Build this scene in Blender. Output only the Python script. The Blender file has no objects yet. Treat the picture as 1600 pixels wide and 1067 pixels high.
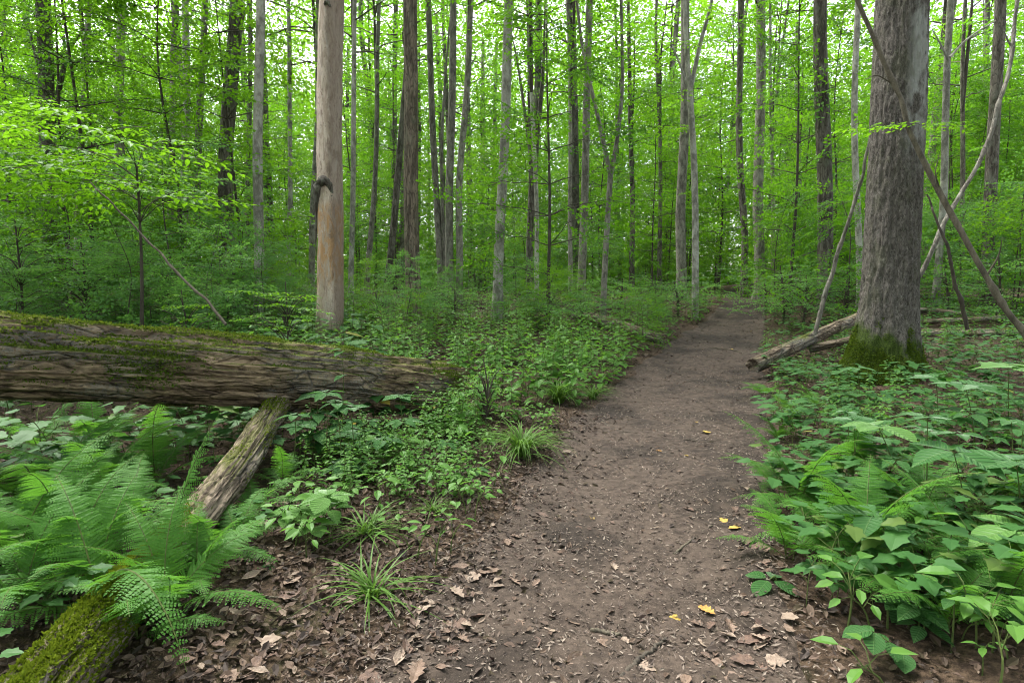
import bpy, math
import numpy as np
from mathutils import Vector, Matrix, Euler
R = math.radians
sc = bpy.context.scene
# ---------------------------------------------------------------- camera, sky, sun, exposure
CAM_Z, FPX, PITCH = 1.45, 889.0, R(6.0)
cd = bpy.data.cameras.new('camera'); cd.lens = 20.0; cd.sensor_width = 36.0
cd.clip_start = 0.05; cd.clip_end = 600.0
cam = bpy.data.objects.new('camera', cd); sc.collection.objects.link(cam)
cam.location = (0, 0, CAM_Z); cam.rotation_euler = (R(90) - PITCH, 0, 0)
sc.camera = cam
SUN_EL, SUN_AZ = R(58), R(-40)            # azimuth measured from +Y towards +X
wd = bpy.data.worlds.new('World'); sc.world = wd; wd.use_nodes = True
wn = wd.node_tree; bg = wn.nodes['Background']
sky = wn.nodes.new('ShaderNodeTexSky'); sky.sky_type = 'NISHITA'; sky.sun_disc = False
sky.sun_elevation = SUN_EL; sky.sun_rotation = SUN_AZ
sky.air_density = 1.0; sky.dust_density = 4.0; sky.ozone_density = 1.0
bw = wn.nodes.new('ShaderNodeRGBToBW'); mx = wn.nodes.new('ShaderNodeMix'); mx.data_type = 'RGBA'
mx.inputs['Factor'].default_value = 0.72      # thin overcast: most of the blue is gone
wn.links.new(sky.outputs[0], bw.inputs[0]); wn.links.new(sky.outputs[0], mx.inputs['A'])
wn.links.new(bw.outputs[0], mx.inputs['B']); wn.links.new(mx.outputs['Result'], bg.inputs['Color'])
bg.inputs['Strength'].default_value = 0.15
sl = bpy.data.lights.new('sun', 'SUN'); sl.energy = 1.2; sl.angle = R(35); sl.color = (1.0, 0.96, 0.88)
sun = bpy.data.objects.new('sun', sl); sc.collection.objects.link(sun)
sdir = Vector((math.sin(SUN_AZ) * math.cos(SUN_EL), math.cos(SUN_AZ) * math.cos(SUN_EL), math.sin(SUN_EL)))
sun.rotation_euler = sdir.to_track_quat('Z', 'Y').to_euler(); sun.location = (0, 0, 40)
vs = sc.view_settings
vs.view_transform = 'Standard'; vs.look = 'None'; vs.gamma = 1.0; vs.use_curve_mapping = False
vs.exposure = 2.45
sc.render.engine = 'CYCLES'
cy = sc.cycles
cy.max_bounces = 9; cy.diffuse_bounces = 6; cy.transmission_bounces = 7; cy.glossy_bounces = 2
cy.transparent_max_bounces = 4; cy.sample_clamp_indirect = 6.0; cy.caustics_reflective = False
cy.pixel_filter_type = 'BLACKMAN_HARRIS'; cy.filter_width = 1.05; cy.use_denoising = True; cy.use_adaptive_sampling = True; cy.adaptive_threshold = 0.01

# ---------------------------------------------------------------- numeric helpers
rng = np.random.default_rng(11)
U = lambda a, b: float(rng.uniform(a, b))
_perm = np.random.default_rng(3).permutation(256); _rnd = np.random.default_rng(4).random(256)
def vnoise(x, y, z=0.0):
    x, y, z = np.broadcast_arrays(np.asarray(x, float), np.asarray(y, float), np.asarray(z, float))
    ix, iy, iz = np.floor(x).astype(int), np.floor(y).astype(int), np.floor(z).astype(int)
    fx, fy, fz = x - ix, y - iy, z - iz
    fx, fy, fz = fx*fx*(3-2*fx), fy*fy*(3-2*fy), fz*fz*(3-2*fz)
    H = lambda a, b, c: _rnd[_perm[(_perm[(_perm[a & 255] + b) & 255] + c) & 255]]
    r = 0
    for dx in (0, 1):
        for dy in (0, 1):
            for dz in (0, 1):
                r = r + H(ix+dx, iy+dy, iz+dz) * (fx if dx else 1-fx) * (fy if dy else 1-fy) * (fz if dz else 1-fz)
    return r * 2 - 1
def fbm(x, y, z=0.0, o=4):
    s, a, t = 0, 1.0, 0
    for k in range(o):
        s = s + a * vnoise(x * 2**k + 17*k, y * 2**k - 5*k, np.asarray(z) * 2**k + 9*k); t += a; a *= 0.5
    return s / t
def ss(t):
    t = np.clip(t, 0, 1); return t*t*(3-2*t)
CP, SP = math.cos(PITCH), math.sin(PITCH)
def ray(px, py):
    a, b = (px - 800) / FPX, (533.5 - py) / FPX
    return np.array([a, CP + b*SP, -SP + b*CP])
def at(px, py, Y):                      # the point on the pixel's ray at distance Y along the path's direction
    d = ray(px, py); return np.array([0, 0, CAM_Z]) + d * (Y / d[1])
def hb(x, y):                           # terrain without the path's hollow
    x = np.asarray(x, float); y = np.asarray(y, float)
    z = 0.9*ss((y-5)/17) + 0.25*ss((x-0.444*np.clip(y, 0, 30)-0.15)/2.5)
    z = z + 0.10*ss((-x-2)/4)*ss((y-4)/4)
    return z + 0.05*vnoise(x*0.7, y*0.7, 1.5) + 0.018*vnoise(x*3.1, y*3.1, 7.5) + 0.4*vnoise(x*0.06, y*0.06, 3.3)*ss((y-25)/20)
_T = np.concatenate([np.arange(0.5, 12, 0.01), np.arange(12, 150, 0.05)])
def gpt(px, py, hf=hb):
    d = ray(px, py); P = np.array([0, 0, CAM_Z])[None] + d[None]*_T[:, None]
    k = np.argmax(P[:, 2] < hf(P[:, 0], P[:, 1])); return P[k] if k else P[-1]
_edges = [(1067, 590, 1215), (980, 655, 1200), (900, 710, 1195), (800, 795, 1198), (700, 875, 1200), (640, 925, 1195),
          (600, 968, 1190), (560, 1022, 1188), (520, 1072, 1192), (492, 1112, 1196), (474, 1130, 1190)]
_L = np.array([gpt(a, y)[:2] for y, a, b in _edges]); _Rr = np.array([gpt(b, y)[:2] for y, a, b in _edges])
def xl(y): return np.where(y > _L[-1, 1], _L[-1, 0] + 0.40*(y-_L[-1, 1]), np.interp(y, _L[:, 1], _L[:, 0]))
def xr(y): return np.where(y > _Rr[-1, 1], _Rr[-1, 0] + 0.40*(y-_Rr[-1, 1]), np.interp(y, _Rr[:, 1], _Rr[:, 0]))
def pdist(x, y):                        # > 0 inside the path, metres from its edge
    x = np.asarray(x, float); y = np.asarray(y, float)
    return np.minimum(x - xl(y), xr(y) - x) + 0.14*vnoise(x*1.7, y*1.7, 4.4) + 0.06*vnoise(x*6, y*6, 2.4)
def h(x, y): return hb(x, y) - 0.05*ss((pdist(x, y)+0.1)/0.4)
def G(px, py): return gpt(px, py, h)

# ---------------------------------------------------------------- mesh helpers
class Acc:
    def __init__(s): s.V = []; s.F = {3: [], 4: []}; s.M = {3: [], 4: []}; s.n = 0
    def add(s, V, F, m=0):
        V = np.asarray(V, float).reshape(-1, 3); F = np.asarray(F, int); k = F.shape[1]
        s.V.append(V); s.F[k].append(F + s.n); s.M[k].append(np.full(len(F), m)); s.n += len(V)
    def build(s, name, mats, smooth=False):
        V = np.concatenate(s.V); me = bpy.data.meshes.new(name); me.vertices.add(len(V))
        me.vertices.foreach_set('co', V.ravel())
        loops, starts, mi, o = [], [], [], 0
        for k in (3, 4):
            if s.F[k]:
                F = np.concatenate(s.F[k]); loops.append(F.ravel()); starts.append(o + np.arange(len(F))*k)
                mi.append(np.concatenate(s.M[k])); o += F.size
        loops, starts, mi = np.concatenate(loops), np.concatenate(starts), np.concatenate(mi)
        me.loops.add(len(loops)); me.loops.foreach_set('vertex_index', loops)
        me.polygons.add(len(starts)); me.polygons.foreach_set('loop_start', starts)
        me.polygons.foreach_set('material_index', mi)
        me.polygons.foreach_set('use_smooth', np.full(len(starts), bool(smooth)))
        for m in mats: me.materials.append(m)
        me.update(calc_edges=True); return me
def norm(v): v = np.asarray(v, float); return v / (np.linalg.norm(v, axis=-1, keepdims=True) + 1e-9)
def frames(P):
    T = norm(np.gradient(P, axis=0)); a = np.array([0, 0, 1.0]) if abs(T[0][2]) < 0.9 else np.array([1.0, 0, 0])
    A = []
    for t in T:
        a = a - t*np.dot(a, t); a = a/np.linalg.norm(a); A.append(a)
    A = np.array(A); return T, A, np.cross(T, A)
def tube_verts(P, rad, n, disp=None):
    P = np.asarray(P, float); T, A, B = frames(P); th = np.arange(n)/n*2*math.pi
    r = np.asarray(rad, float)[:, None] * np.ones((1, n))
    if disp is not None: r = r + disp(np.arange(len(P))[:, None]/(len(P)-1), th[None])
    return P[:, None] + r[..., None]*(np.cos(th)[None, :, None]*A[:, None] + np.sin(th)[None, :, None]*B[:, None])
def tube(acc, P, rad, n=6, m=0, cap=False, disp=None):
    V = tube_verts(P, rad, n, disp); k = len(V); i = np.arange(k-1)[:, None]*n; j = np.arange(n)[None]; j2 = (j+1) % n
    F = np.stack(np.broadcast_arrays(i+j, i+j2, i+n+j2, i+n+j), -1).reshape(-1, 4)
    base = acc.n; acc.add(V, F, m)
    if cap:
        for e, c in ((0, P[0]), (k-1, P[-1])):
            ring = V[e]; o = np.arange(n); f = np.stack([np.full(n, n), o, (o+1) % n], -1)
            if e == 0: f = f[:, ::-1]
            acc.add(np.vstack([ring, np.asarray(c)[None]]), f, m)
def curve(pts, n):                       # Catmull-Rom through pts
    p = np.asarray(pts, float); p = np.vstack([2*p[0]-p[1], p, 2*p[-1]-p[-2]]); out = []
    for t in np.linspace(0, len(p)-3-1e-6, n):
        i = int(t); u = t-i; a, b, c, d = p[i:i+4]
        out.append(0.5*((2*b) + (c-a)*u + (2*a-5*b+4*c-d)*u*u + (3*b-a-3*c+d)*u**3))
    return np.array(out)
def leaf_tmpl(prof, fold=0.12, curl=0.15):   # profile of (t, half width) stations -> verts, quads/tris
    V, F4, F3 = [], [], []
    n = len(prof)
    for t, w in prof:
        z = -curl*t*t
        V += [(t, 0, z)] + ([(t, w, z+fold*w), (t, -w, z+fold*w)] if w > 0 else [(t, 0, z), (t, 0, z)])
    for i in range(n-1):
        a, b = 3*i, 3*i+3
        for s in (1, 2):
            q = (a, b, b+s, a+s) if s == 1 else (a, a+s, b+s, b)
            F4.append(q)
    return np.array(V, float), np.array(F4)
QUAD = (np.array([(0, 0, 0), (.42, .31, .07), (1, 0, -.08), (.42, -.31, .07)]), np.array([(0, 2, 1), (0, 3, 2)]))
OVATE = leaf_tmpl([(0, .02), (.25, .24), (.6, .24), (1, .0)], .25, .18)
HERO = leaf_tmpl([(0, .015), (.1, .13), (.25, .245), (.42, .285), (.6, .25), (.78, .15), (.9, .06), (1, 0)], .22, .22)
ELL = leaf_tmpl([(0, .02), (.12, .2), (.3, .32), (.5, .36), (.7, .31), (.86, .17), (1, 0)], .18, .14)
NARROW = leaf_tmpl([(0, .02), (.3, .14), (.65, .13), (1, 0)], .2, .25)
def fan(pts, z=0.06):
    p = [(.22, 0, 0)] + [(x, y, z*abs(y) - .12*x*x) for x, y in pts]; n = len(pts)
    return np.array(p), np.array([(0, i+1, (i+1) % n+1) for i in range(n)])
LOBED = fan([(0, 0), (-.06, -.14), (.06, -.36), (.2, -.34), (.30, -.30), (.5, -.42), (.62, -.24), (.8, -.15), (1, 0), (.8, .15), (.62, .24), (.5, .42), (.30, .30), (.2, .34), (.06, .36), (-.06, .14)])
OAK = fan([(0, 0), (.12, -.06), (.2, -.2), (.3, -.1), (.42, -.28), (.52, -.13), (.66, -.26), (.74, -.11), (.88, -.13), (1, 0),
           (.88, .13), (.74, .11), (.66, .26), (.52, .13), (.42, .28), (.3, .1), (.2, .2), (.12, .06)], 0.5)
def merge_tmpl(parts):
    V, F, n = [], [], 0
    for v, f in parts: V.append(v); F.append(f+n); n += len(v)
    return np.vstack(V), np.vstack(F)
def rotz(v, a): c, s = math.cos(a), math.sin(a); return np.stack([v[:, 0]*c-v[:, 1]*s, v[:, 0]*s+v[:, 1]*c, v[:, 2]], -1)
PALM = merge_tmpl([(rotz(OVATE[0]*(sc_, sc_, sc_), a), OVATE[1]) for a, sc_ in ((0, .6), (1.05, .55), (-1.05, .55), (2.2, .4), (-2.2, .4))])
def add_leaves(acc, P, D, N, S, tmpl, m=0):
    P, D, N = np.asarray(P, float), norm(D), np.asarray(N, float); S = np.asarray(S, float).reshape(-1, 1, 1)
    W = norm(np.cross(N, D)); N = np.cross(D, W); T, F = tmpl
    V = P[:, None] + S*(T[None, :, 0:1]*D[:, None] + T[None, :, 1:2]*W[:, None] + T[None, :, 2:3]*N[:, None])
    k = len(T); FF = (F[None] + (np.arange(len(P))*k)[:, None, None]).reshape(-1, F.shape[1])
    acc.add(V, FF, m)

# ---------------------------------------------------------------- scene helpers
C = sc.collection
def put(name, mesh=None, parent=None, loc=(0, 0, 0), rot=(0, 0, 0), scale=1.0, label=None, cat=None, group=None, kind=None):
    o = bpy.data.objects.new(name, mesh); C.objects.link(o)
    o.location = [float(v) for v in loc]; o.rotation_euler = [float(v) for v in rot]
    o.scale = (scale,)*3 if np.isscalar(scale) else scale
    if parent is not None: o.parent = parent
    if label: o['label'] = label
    if cat: o['category'] = cat
    if group: o['group'] = group
    if kind: o['kind'] = kind
    return o
class NT:
    def __init__(s, name):
        s.m = bpy.data.materials.new(name); s.m.use_nodes = True; s.t = s.m.node_tree; s.t.nodes.clear()
        s.out = s.t.nodes.new('ShaderNodeOutputMaterial')
    def n(s, typ, props=None, **inp):
        nd = s.t.nodes.new('ShaderNode'+typ)
        for k, v in (props or {}).items(): setattr(nd, k, v)
        for k, v in inp.items():
            k = k.replace('_', ' ') if k.replace('_', ' ') in nd.inputs else k
            s.set(nd.inputs[int(k[1:])] if k[0] == 'i' and k[1:].isdigit() else nd.inputs[k], v)
        return nd
    def set(s, sock, v):
        if isinstance(v, bpy.types.NodeSocket): s.t.links.new(v, sock)
        elif isinstance(v, bpy.types.Node): s.t.links.new(v.outputs[0], sock)
        else:
            if hasattr(sock.default_value, '__len__') and len(sock.default_value) == 4 and len(v) == 3: v = (*v, 1)
            sock.default_value = v
    def mix(s, f, a, b, mode='MIX'):
        nd = s.t.nodes.new('ShaderNodeMix'); nd.data_type = 'RGBA'; nd.blend_type = mode
        s.set(nd.inputs['Factor'], f); s.set(nd.inputs['A'], a); s.set(nd.inputs['B'], b); return nd.outputs['Result']
    def ramp(s, f, a, b):                # smooth 0..1 between a and b
        nd = s.n('MapRange', {'interpolation_type': 'SMOOTHSTEP'}, Value=f); nd.inputs['From Min'].default_value = a
        nd.inputs['From Max'].default_value = b; return nd.outputs[0]
    def math(s, op, a, b=0.0): 
        nd = s.t.nodes.new('ShaderNodeMath'); nd.operation = op; s.set(nd.inputs[0], a); s.set(nd.inputs[1], b); return nd.outputs[0]
    def coord(s, scale, which='Object'):
        tc = s.n('TexCoord'); mp = s.n('Mapping', Vector=tc.outputs[which]); mp.inputs['Scale'].default_value = scale; return mp.outputs[0]
    def noise(s, vec, scale, detail=5, rough=.6, dist=0.0):
        nd = s.n('TexNoise', Vector=vec, Scale=scale, Detail=detail, Roughness=rough, Distortion=dist); return nd.outputs[0]
    def bump(s, hgt, strength, dist): return s.n('Bump', Strength=strength, Distance=dist, Height=hgt).outputs[0]
    def finish(s, col, rough=.8, normal=None, spec=.3):
        b = s.n('BsdfPrincipled', Roughness=rough); s.set(b.inputs['Base Color'], col)
        b.inputs['Specular IOR Level'].default_value = spec
        if normal is not None: s.set(b.inputs['Normal'], normal)
        s.t.links.new(b.outputs[0], s.out.inputs[0]); return s.m

def leaf_mat(name, c1, c2, tr, trans=.42, gloss=.05, rough=.38, yellow=.0):
    s = NT(name); g = s.n('NewGeometry'); oi = s.n('ObjectInfo')
    f = s.math('ADD', s.math('MULTIPLY', g.outputs['Random Per Island'], .7), s.math('MULTIPLY', oi.outputs['Random'], .3))
    big = s.noise(s.coord((1, 1, 1)), .9, 2)
    f = s.math('ADD', s.math('MULTIPLY', f, .7), s.math('MULTIPLY', big, .3))
    col = s.mix(f, c1, c2)
    if yellow: col = s.mix(s.ramp(g.outputs['Random Per Island'], 1-yellow, 1-yellow+.02), col, (.32, .22, .03))
    fine = s.noise(s.coord((1, 1, 1)), 60, 3); col = s.mix(s.math('MULTIPLY', fine, .35), col, s.mix(.5, col, (.01, .02, .005)))
    tcol = s.mix(f, tr, tuple(v*1.25 for v in tr))
    d = s.n('BsdfDiffuse', Color=col); t = s.n('BsdfTranslucent', Color=tcol); gl = s.n('BsdfGlossy', Color=(.8, .9, .8), Roughness=rough)
    a = s.n('MixShader', i0=trans, i1=d, i2=t)
    fc = s.n('LayerWeight', Blend=.5).outputs['Facing']; fr = s.math('ADD', s.math('MULTIPLY', s.math('POWER', fc, 5.0), gloss*4), gloss*.28); b = s.n('MixShader', i0=fr, i1=a, i2=gl)
    s.t.links.new(b.outputs[0], s.out.inputs[0]); return s.m
M_CANOPY = leaf_mat('canopy_leaf', (.026, .10, .010), (.08, .195, .016), (.15, .37, .012), .46)
M_YOUNG = leaf_mat('young_leaf', (.048, .145, .012), (.11, .24, .018), (.20, .44, .014), .46)
M_SHRUB = leaf_mat('shrub_leaf', (.05, .15, .036), (.10, .225, .055), (.17, .38, .055), .44)
M_HERB = leaf_mat('herb_leaf', (.055, .155, .025), (.11, .235, .04), (.15, .33, .035), .38, yellow=.015)
M_DARKHERB = leaf_mat('dark_herb_leaf', (.026, .09, .022), (.058, .152, .036), (.085, .225, .032), .35, yellow=.015)
M_FERN = leaf_mat('fern_leaf', (.045, .14, .020), (.085, .21, .034), (.12, .31, .028), .38, .035)
M_GRASS = leaf_mat('grass_blade', (.045, .11, .015), (.10, .19, .03), (.12, .25, .025), .3)
def simple_mat(name, c1, c2, scale=8, stretch=(1, 1, 1), rough=.85, bmp=.4, bdist=.01):
    s = NT(name); v = s.coord(stretch); n1 = s.noise(v, scale, 6); n2 = s.noise(v, scale*7, 4)
    f = s.ramp(s.math('ADD', s.math('MULTIPLY', n1, .7), s.math('MULTIPLY', n2, .3)), .32, .68)
    return s.finish(s.mix(f, c1, c2), rough, s.bump(n2, bmp, bdist))
M_STEM = simple_mat('green_stem', (.05, .08, .02), (.10, .13, .03), 10)
M_TWIG = simple_mat('twig_bark', (.028, .023, .018), (.09, .075, .055), 14, (1, 1, .3))
M_POLE = simple_mat('pole_bark', (.045, .038, .026), (.14, .12, .085), 16, (1, 1, .5))
def bark_mat(name, dark, light, lichen, vs_=.22, scale=9, lichen_amt=.5, furrow=.5, green=.25):
    dark, light, lichen = [tuple(1.4*c for c in q) for q in (dark, light, lichen)]
    s = NT(name); v = s.coord((1, 1, vs_)); n1 = s.noise(v, scale, 7, .65, .4); n2 = s.noise(v, scale*5, 4)
    vo = s.n('TexVoronoi', {'feature': 'DISTANCE_TO_EDGE'}, Vector=v, Scale=scale*2.2).outputs['Distance']
    col = s.mix(s.ramp(n1, .39, .61), dark, light)
    col = s.mix(s.math('MULTIPLY', s.ramp(vo, .10, .0), furrow), col, tuple(c*.45 for c in dark))
    low = s.noise(s.coord((1, 1, .6)), 6, 6, .7); oi = s.n('ObjectInfo')
    col = s.mix(s.math('MULTIPLY', s.ramp(low, .50, .62), lichen_amt), col, lichen)
    low2 = s.noise(s.coord((1, 1, .4)), 1.1, 4)
    col = s.mix(s.math('MULTIPLY', s.ramp(low2, .5, .66), green), col, (.06, .085, .03))
    hs = s.n('HueSaturation', Color=col); hs.inputs['Value'].default_value = 1
    s.set(hs.inputs['Value'], s.math('ADD', s.math('MULTIPLY', oi.outputs['Random'], .4), .8))
    hgt = s.math('ADD', n1, s.math('ADD', s.math('MULTIPLY', n2, .3), s.math('MULTIPLY', s.ramp(vo, 0, .16), furrow)))
    return s.finish(hs.outputs[0], .85, s.bump(hgt, .8, .02), .2)
M_BARK = {'dark': bark_mat('bark_dark', (.045, .038, .03), (.13, .115, .095), (.17, .18, .14), .2, 9, .35, .6),
          'brown': bark_mat('bark_brown', (.06, .048, .036), (.17, .135, .10), (.16, .17, .12), .16, 11, .25, .7),
          'light': bark_mat('bark_light', (.12, .115, .095), (.26, .25, .21), (.33, .33, .29), .5, 7, .6, .25),
          'grey': bark_mat('bark_grey', (.08, .073, .06), (.19, .175, .145), (.22, .225, .18), .35, 8, .45, .4)}
M_FAR = bark_mat('bark_far', (.045, .04, .032), (.13, .118, .095), (.16, .165, .13), .3, 6, .3, .4)

# ---------------------------------------------------------------- ground and path
def mat_soil():
    s = NT('forest_soil'); v = s.coord((1, 1, 1)); n1 = s.noise(v, 1.6, 6); n2 = s.noise(v, 26, 6, .7); n3 = s.noise(v, 110, 3)
    col = s.mix(s.ramp(n2, .35, .68), (.028, .019, .013), (.10, .068, .045)); col = s.mix(s.math('MULTIPLY', s.ramp(n1, .52, .66), .45), col, (.035, .045, .015))
    return s.finish(col, .95, s.bump(s.math('ADD', n2, s.math('MULTIPLY', n3, .4)), .9, .03), .15)
def mat_path():
    s = NT('trodden_earth'); v = s.coord((1, 1, 1)); n1 = s.noise(v, .9, 5); n2 = s.noise(v, 18, 7, .7); n3 = s.noise(v, 90, 4, .7); n4 = s.noise(v, 4, 4)
    col = s.mix(s.ramp(n2, .3, .7), (.030, .022, .017), (.084, .063, .049)); col = s.mix(s.math('MULTIPLY', s.ramp(n1, .47, .60), .8), col, (.018, .014, .011))
    col = s.mix(s.math('MULTIPLY', s.ramp(n4, .5, .7), .35), col, (.11, .082, .062))
    col = s.mix(s.math('MULTIPLY', s.ramp(n3, .6, .72), .5), col, (.2, .16, .125))
    return s.finish(col, .92, s.bump(s.math('ADD', n2, s.math('MULTIPLY', n3, .5)), .8, .015), .2)
def axis(lo, d0, hi, fine, g):
    a = [0.0]; st = fine
    while a[-1] < hi:
        if a[-1] > d0: st *= g
        a.append(a[-1]+st)
    return np.array(a)
xs = axis(0, 6, 150, .06, 1.06); xs = np.concatenate([-xs[:0:-1], xs])
ys = axis(0, 12, 190, .06, 1.05); ys = np.concatenate([-axis(0, 1, 30, .1, 1.3)[:0:-1], ys])
X, Y = np.meshgrid(xs, ys); Z = h(X, Y)
a = Acc(); nx, ny = len(xs), len(ys); i = np.arange(ny-1)[:, None]*nx; j = np.arange(nx-1)[None]
a.add(np.stack([X, Y, Z], -1), np.stack(np.broadcast_arrays(i+j, i+j+1, i+nx+j+1, i+nx+j), -1).reshape(-1, 4))
put('ground', a.build('ground', [mat_soil()], True), kind='structure', label='brown forest floor under the undergrowth')
ys = np.concatenate([np.arange(-3, 1.2, .08), np.arange(1.2, 7, .022), np.arange(7, 14, .06), np.arange(14, 60, .3)]); ts = np.linspace(-.32, 1.32, 120)
Y = ys[:, None] + 0*ts[None]; X = xl(Y) + (xr(Y)-xl(Y))*ts[None]
d = pdist(X, Y)
Z = h(X, Y) + .016 - .09*ss((-d+.03)/.22) + ss(d/.2)*(.014*fbm(X*4, Y*4, .3, 3) + .013*fbm(X*22, Y*22, .7, 2))
a = Acc(); nx, ny = len(ts), len(ys); i = np.arange(ny-1)[:, None]*nx; j = np.arange(nx-1)[None]
a.add(np.stack([X, Y, Z], -1), np.stack(np.broadcast_arrays(i+j, i+j+1, i+nx+j+1, i+nx+j), -1).reshape(-1, 4))
put('path', a.build('path', [mat_path()], True), kind='structure', label='trodden brown earth footpath winding into the wood')

# ---------------------------------------------------------------- leaf litter (uncountable) on ground and path
def litter_mat(name, cols, trans=.12):
    s = NT(name); g = s.n('NewGeometry'); r = s.n('ValToRGB', Fac=g.outputs['Random Per Island']); cr = r.color_ramp; cr.interpolation = 'CONSTANT'
    while len(cr.elements) < len(cols): cr.elements.new(.5)
    for k, c in enumerate(cols): cr.elements[k].position = k/len(cols); cr.elements[k].color = (*c, 1)
    n = s.noise(s.coord((1, 1, 1)), 45, 4); col = s.mix(s.math('MULTIPLY', n, .6), r.outputs[0], (.03, .02, .014))
    dd = s.n('BsdfPrincipled', Roughness=.75); s.set(dd.inputs['Base Color'], col); dd.inputs['Specular IOR Level'].default_value = .35
    s.t.links.new(dd.outputs[0], s.out.inputs[0]); return s.m
M_LITTER = litter_mat('leaf_litter', [(.055, .036, .024), (.11, .072, .048), (.04, .027, .02), (.16, .11, .078), (.085, .053, .036), (.23, .17, .125), (.07, .043, .032), (.12, .078, .056), (.035, .025, .02), (.06, .045, .02)])
M_CHIP = litter_mat('bark_crumbs', [(.30, .25, .20), (.075, .054, .042), (.15, .115, .09), (.05, .037, .03), (.22, .175, .14), (.11, .083, .064), (.25, .20, .16), (.085, .062, .05), (.13, .095, .072)])
CURL = (np.array([(0, 0, 0), (.3, .22, .10), (.65, .2, .14), (1, 0, .05), (.65, -.2, .02), (.3, -.22, .12), (.5, 0, -.04)]),
        np.array([(6, 0, 5), (6, 1, 0), (6, 2, 1), (6, 3, 2), (6, 4, 3), (6, 5, 4)]))
CHIP = (np.array([(0, 0, 0), (.5, .16, .07), (1, .02, 0), (.5, -.15, .05)]), np.array([(0, 2, 1), (0, 3, 2)]))
def scatter(n, y0, y1, xlo, xhi, keep, pw=1.6):
    y = y0 + (y1-y0)*rng.random(n)**pw; lo, hi = xlo(y), xhi(y); x = lo + (hi-lo)*rng.random(n); k = keep(x, y); return x[k], y[k]
def lay(acc, x, y, smin, smax, tmpl, tilt, dz):
    n = len(x); az = rng.random(n)*6.283; D = np.stack([np.cos(az), np.sin(az), rng.normal(0, tilt, n)], -1)
    N = np.stack([rng.normal(0, tilt, n), rng.normal(0, tilt, n), np.ones(n)], -1)
    S = smin + (smax-smin)*rng.random(n)**2
    P = np.stack([x, y, h(x, y) + dz + rng.random(n)*.012], -1) - D*S[:, None]*.5; add_leaves(acc, P, D, N, S, tmpl)
a = Acc()
lo = lambda y: -1.0*y - 2.6
hi = lambda y: 1.0*y + 2.8
x, y = scatter(46000, .6, 9, lo, hi, lambda x, y: (pdist(x, y) < .12 - .3*rng.random(len(x))), 1.5); lay(a, x, y, .018, .07, CURL, .45, .008)
x, y = scatter(9000, 9, 20, lambda y: -.9*y, lambda y: .95*y, lambda x, y: pdist(x, y) < 0, 1.2); lay(a, x, y, .05, .11, CURL, .35, .008)
x, y = scatter(2600, 1.2, 22, lambda y: xl(y), lambda y: xr(y), lambda x, y: pdist(x, y) > .1*rng.random(len(x)), 1.6); lay(a, x, y, .02, .055, CURL, .3, .018)
x, y = scatter(13000, 1.2, 6, lambda y: xl(y)-1.7, lambda y: xl(y)+.55, lambda x, y: rng.random(len(x)) < np.clip(1.0-(x-xl(y)+.1)*1.6, .0, 1), 1.3); lay(a, x, y, .014, .065, CURL, .45, .014)
put('leaf_litter', a.build('leaf_litter', [M_LITTER]), kind='stuff', label='brown dead leaf litter covering the forest floor')
a = Acc()
x, y = scatter(48000, 1.1, 9, lambda y: xl(y)-.35, lambda y: xr(y)+.3, lambda x, y: pdist(x, y) > -.3*rng.random(len(x)), 1.7); lay(a, x, y, .006, .036, CHIP, .32, .017)
x, y = scatter(6000, 8, 24, lambda y: xl(y)-.3, lambda y: xr(y)+.3, lambda x, y: pdist(x, y) > -.2, 1.2); lay(a, x, y, .015, .05, CHIP, .25, .017)
put('bark_crumbs', a.build('bark_crumbs', [M_CHIP]), kind='stuff', label='small bark and leaf crumbs strewn over the footpath')

# ---------------------------------------------------------------- leaf sprays (flat leafy branchlets)
def spray(L, leaf, r, flat=.22, side=.5):
    P, D, N, S, tw = [], [], [], [], []
    def along(p0, dr, ln, m):
        k = max(2, int(ln/(leaf*.5)))
        for q in range(k):
            t = (q+.6)/k; s_ = 1 if q % 2 else -1; p = p0 + dr*ln*t + np.array([0, 0, -.12*ln*t*t])
            ang = math.atan2(dr[1], dr[0]) + s_*(.95 if q < k-1 else .15)*r.uniform(.7, 1.2)
            P.append(p); D.append((math.cos(ang), math.sin(ang), r.normal(-.12, .18))); N.append((r.normal(0, flat), r.normal(0, flat), 1)); S.append(leaf*r.uniform(.65, 1.15))
    nt = max(3, int(L/.12)); main = [np.zeros(3)]
    for q in range(nt):
        t = (q+.5)/nt; p = np.array([L*t, L*.05*math.sin(3*t+r.uniform(0, 2)), -.14*L*t*t]); main.append(p)
        s_ = 1 if q % 2 else -1; ang = s_*r.uniform(.65, 1.05); ln = L*side*(1-t*.75)*r.uniform(.6, 1.1)
        dr = np.array([math.cos(ang), math.sin(ang), r.normal(0, .08)]); along(p, dr, ln, 0); tw.append((p, p+dr*ln*.8))
    along(main[-1], np.array([1., 0, -.1]), L*.18, 0)
    return np.array(P), np.array(D), np.array(N), np.array(S), np.array(main), tw
def rotm(az, pitch, roll=0.0): return np.array(Euler((roll, -pitch, az)).to_matrix())
def add_spray(acc, sp, loc, az, pitch, sc_, roll, tmpl, ml=0, mt=1, twigs=True):
    P, D, N, S, main, tw = sp; M = rotm(az, pitch, roll)
    add_leaves(acc, P@M.T*sc_+loc, D@M.T, N@M.T, S*sc_, tmpl, ml)
    if twigs: tube(acc, main@M.T*sc_+loc, np.linspace(.006, .002, len(main))*sc_, 3, mt)
SPR = [spray(U(.8, 1.3), U(.09, .125), rng, .5) for _ in range(6)]
SPR_BIG = [spray(U(.9, 1.2), .125, rng, .2, .55) for _ in range(4)]
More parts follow.
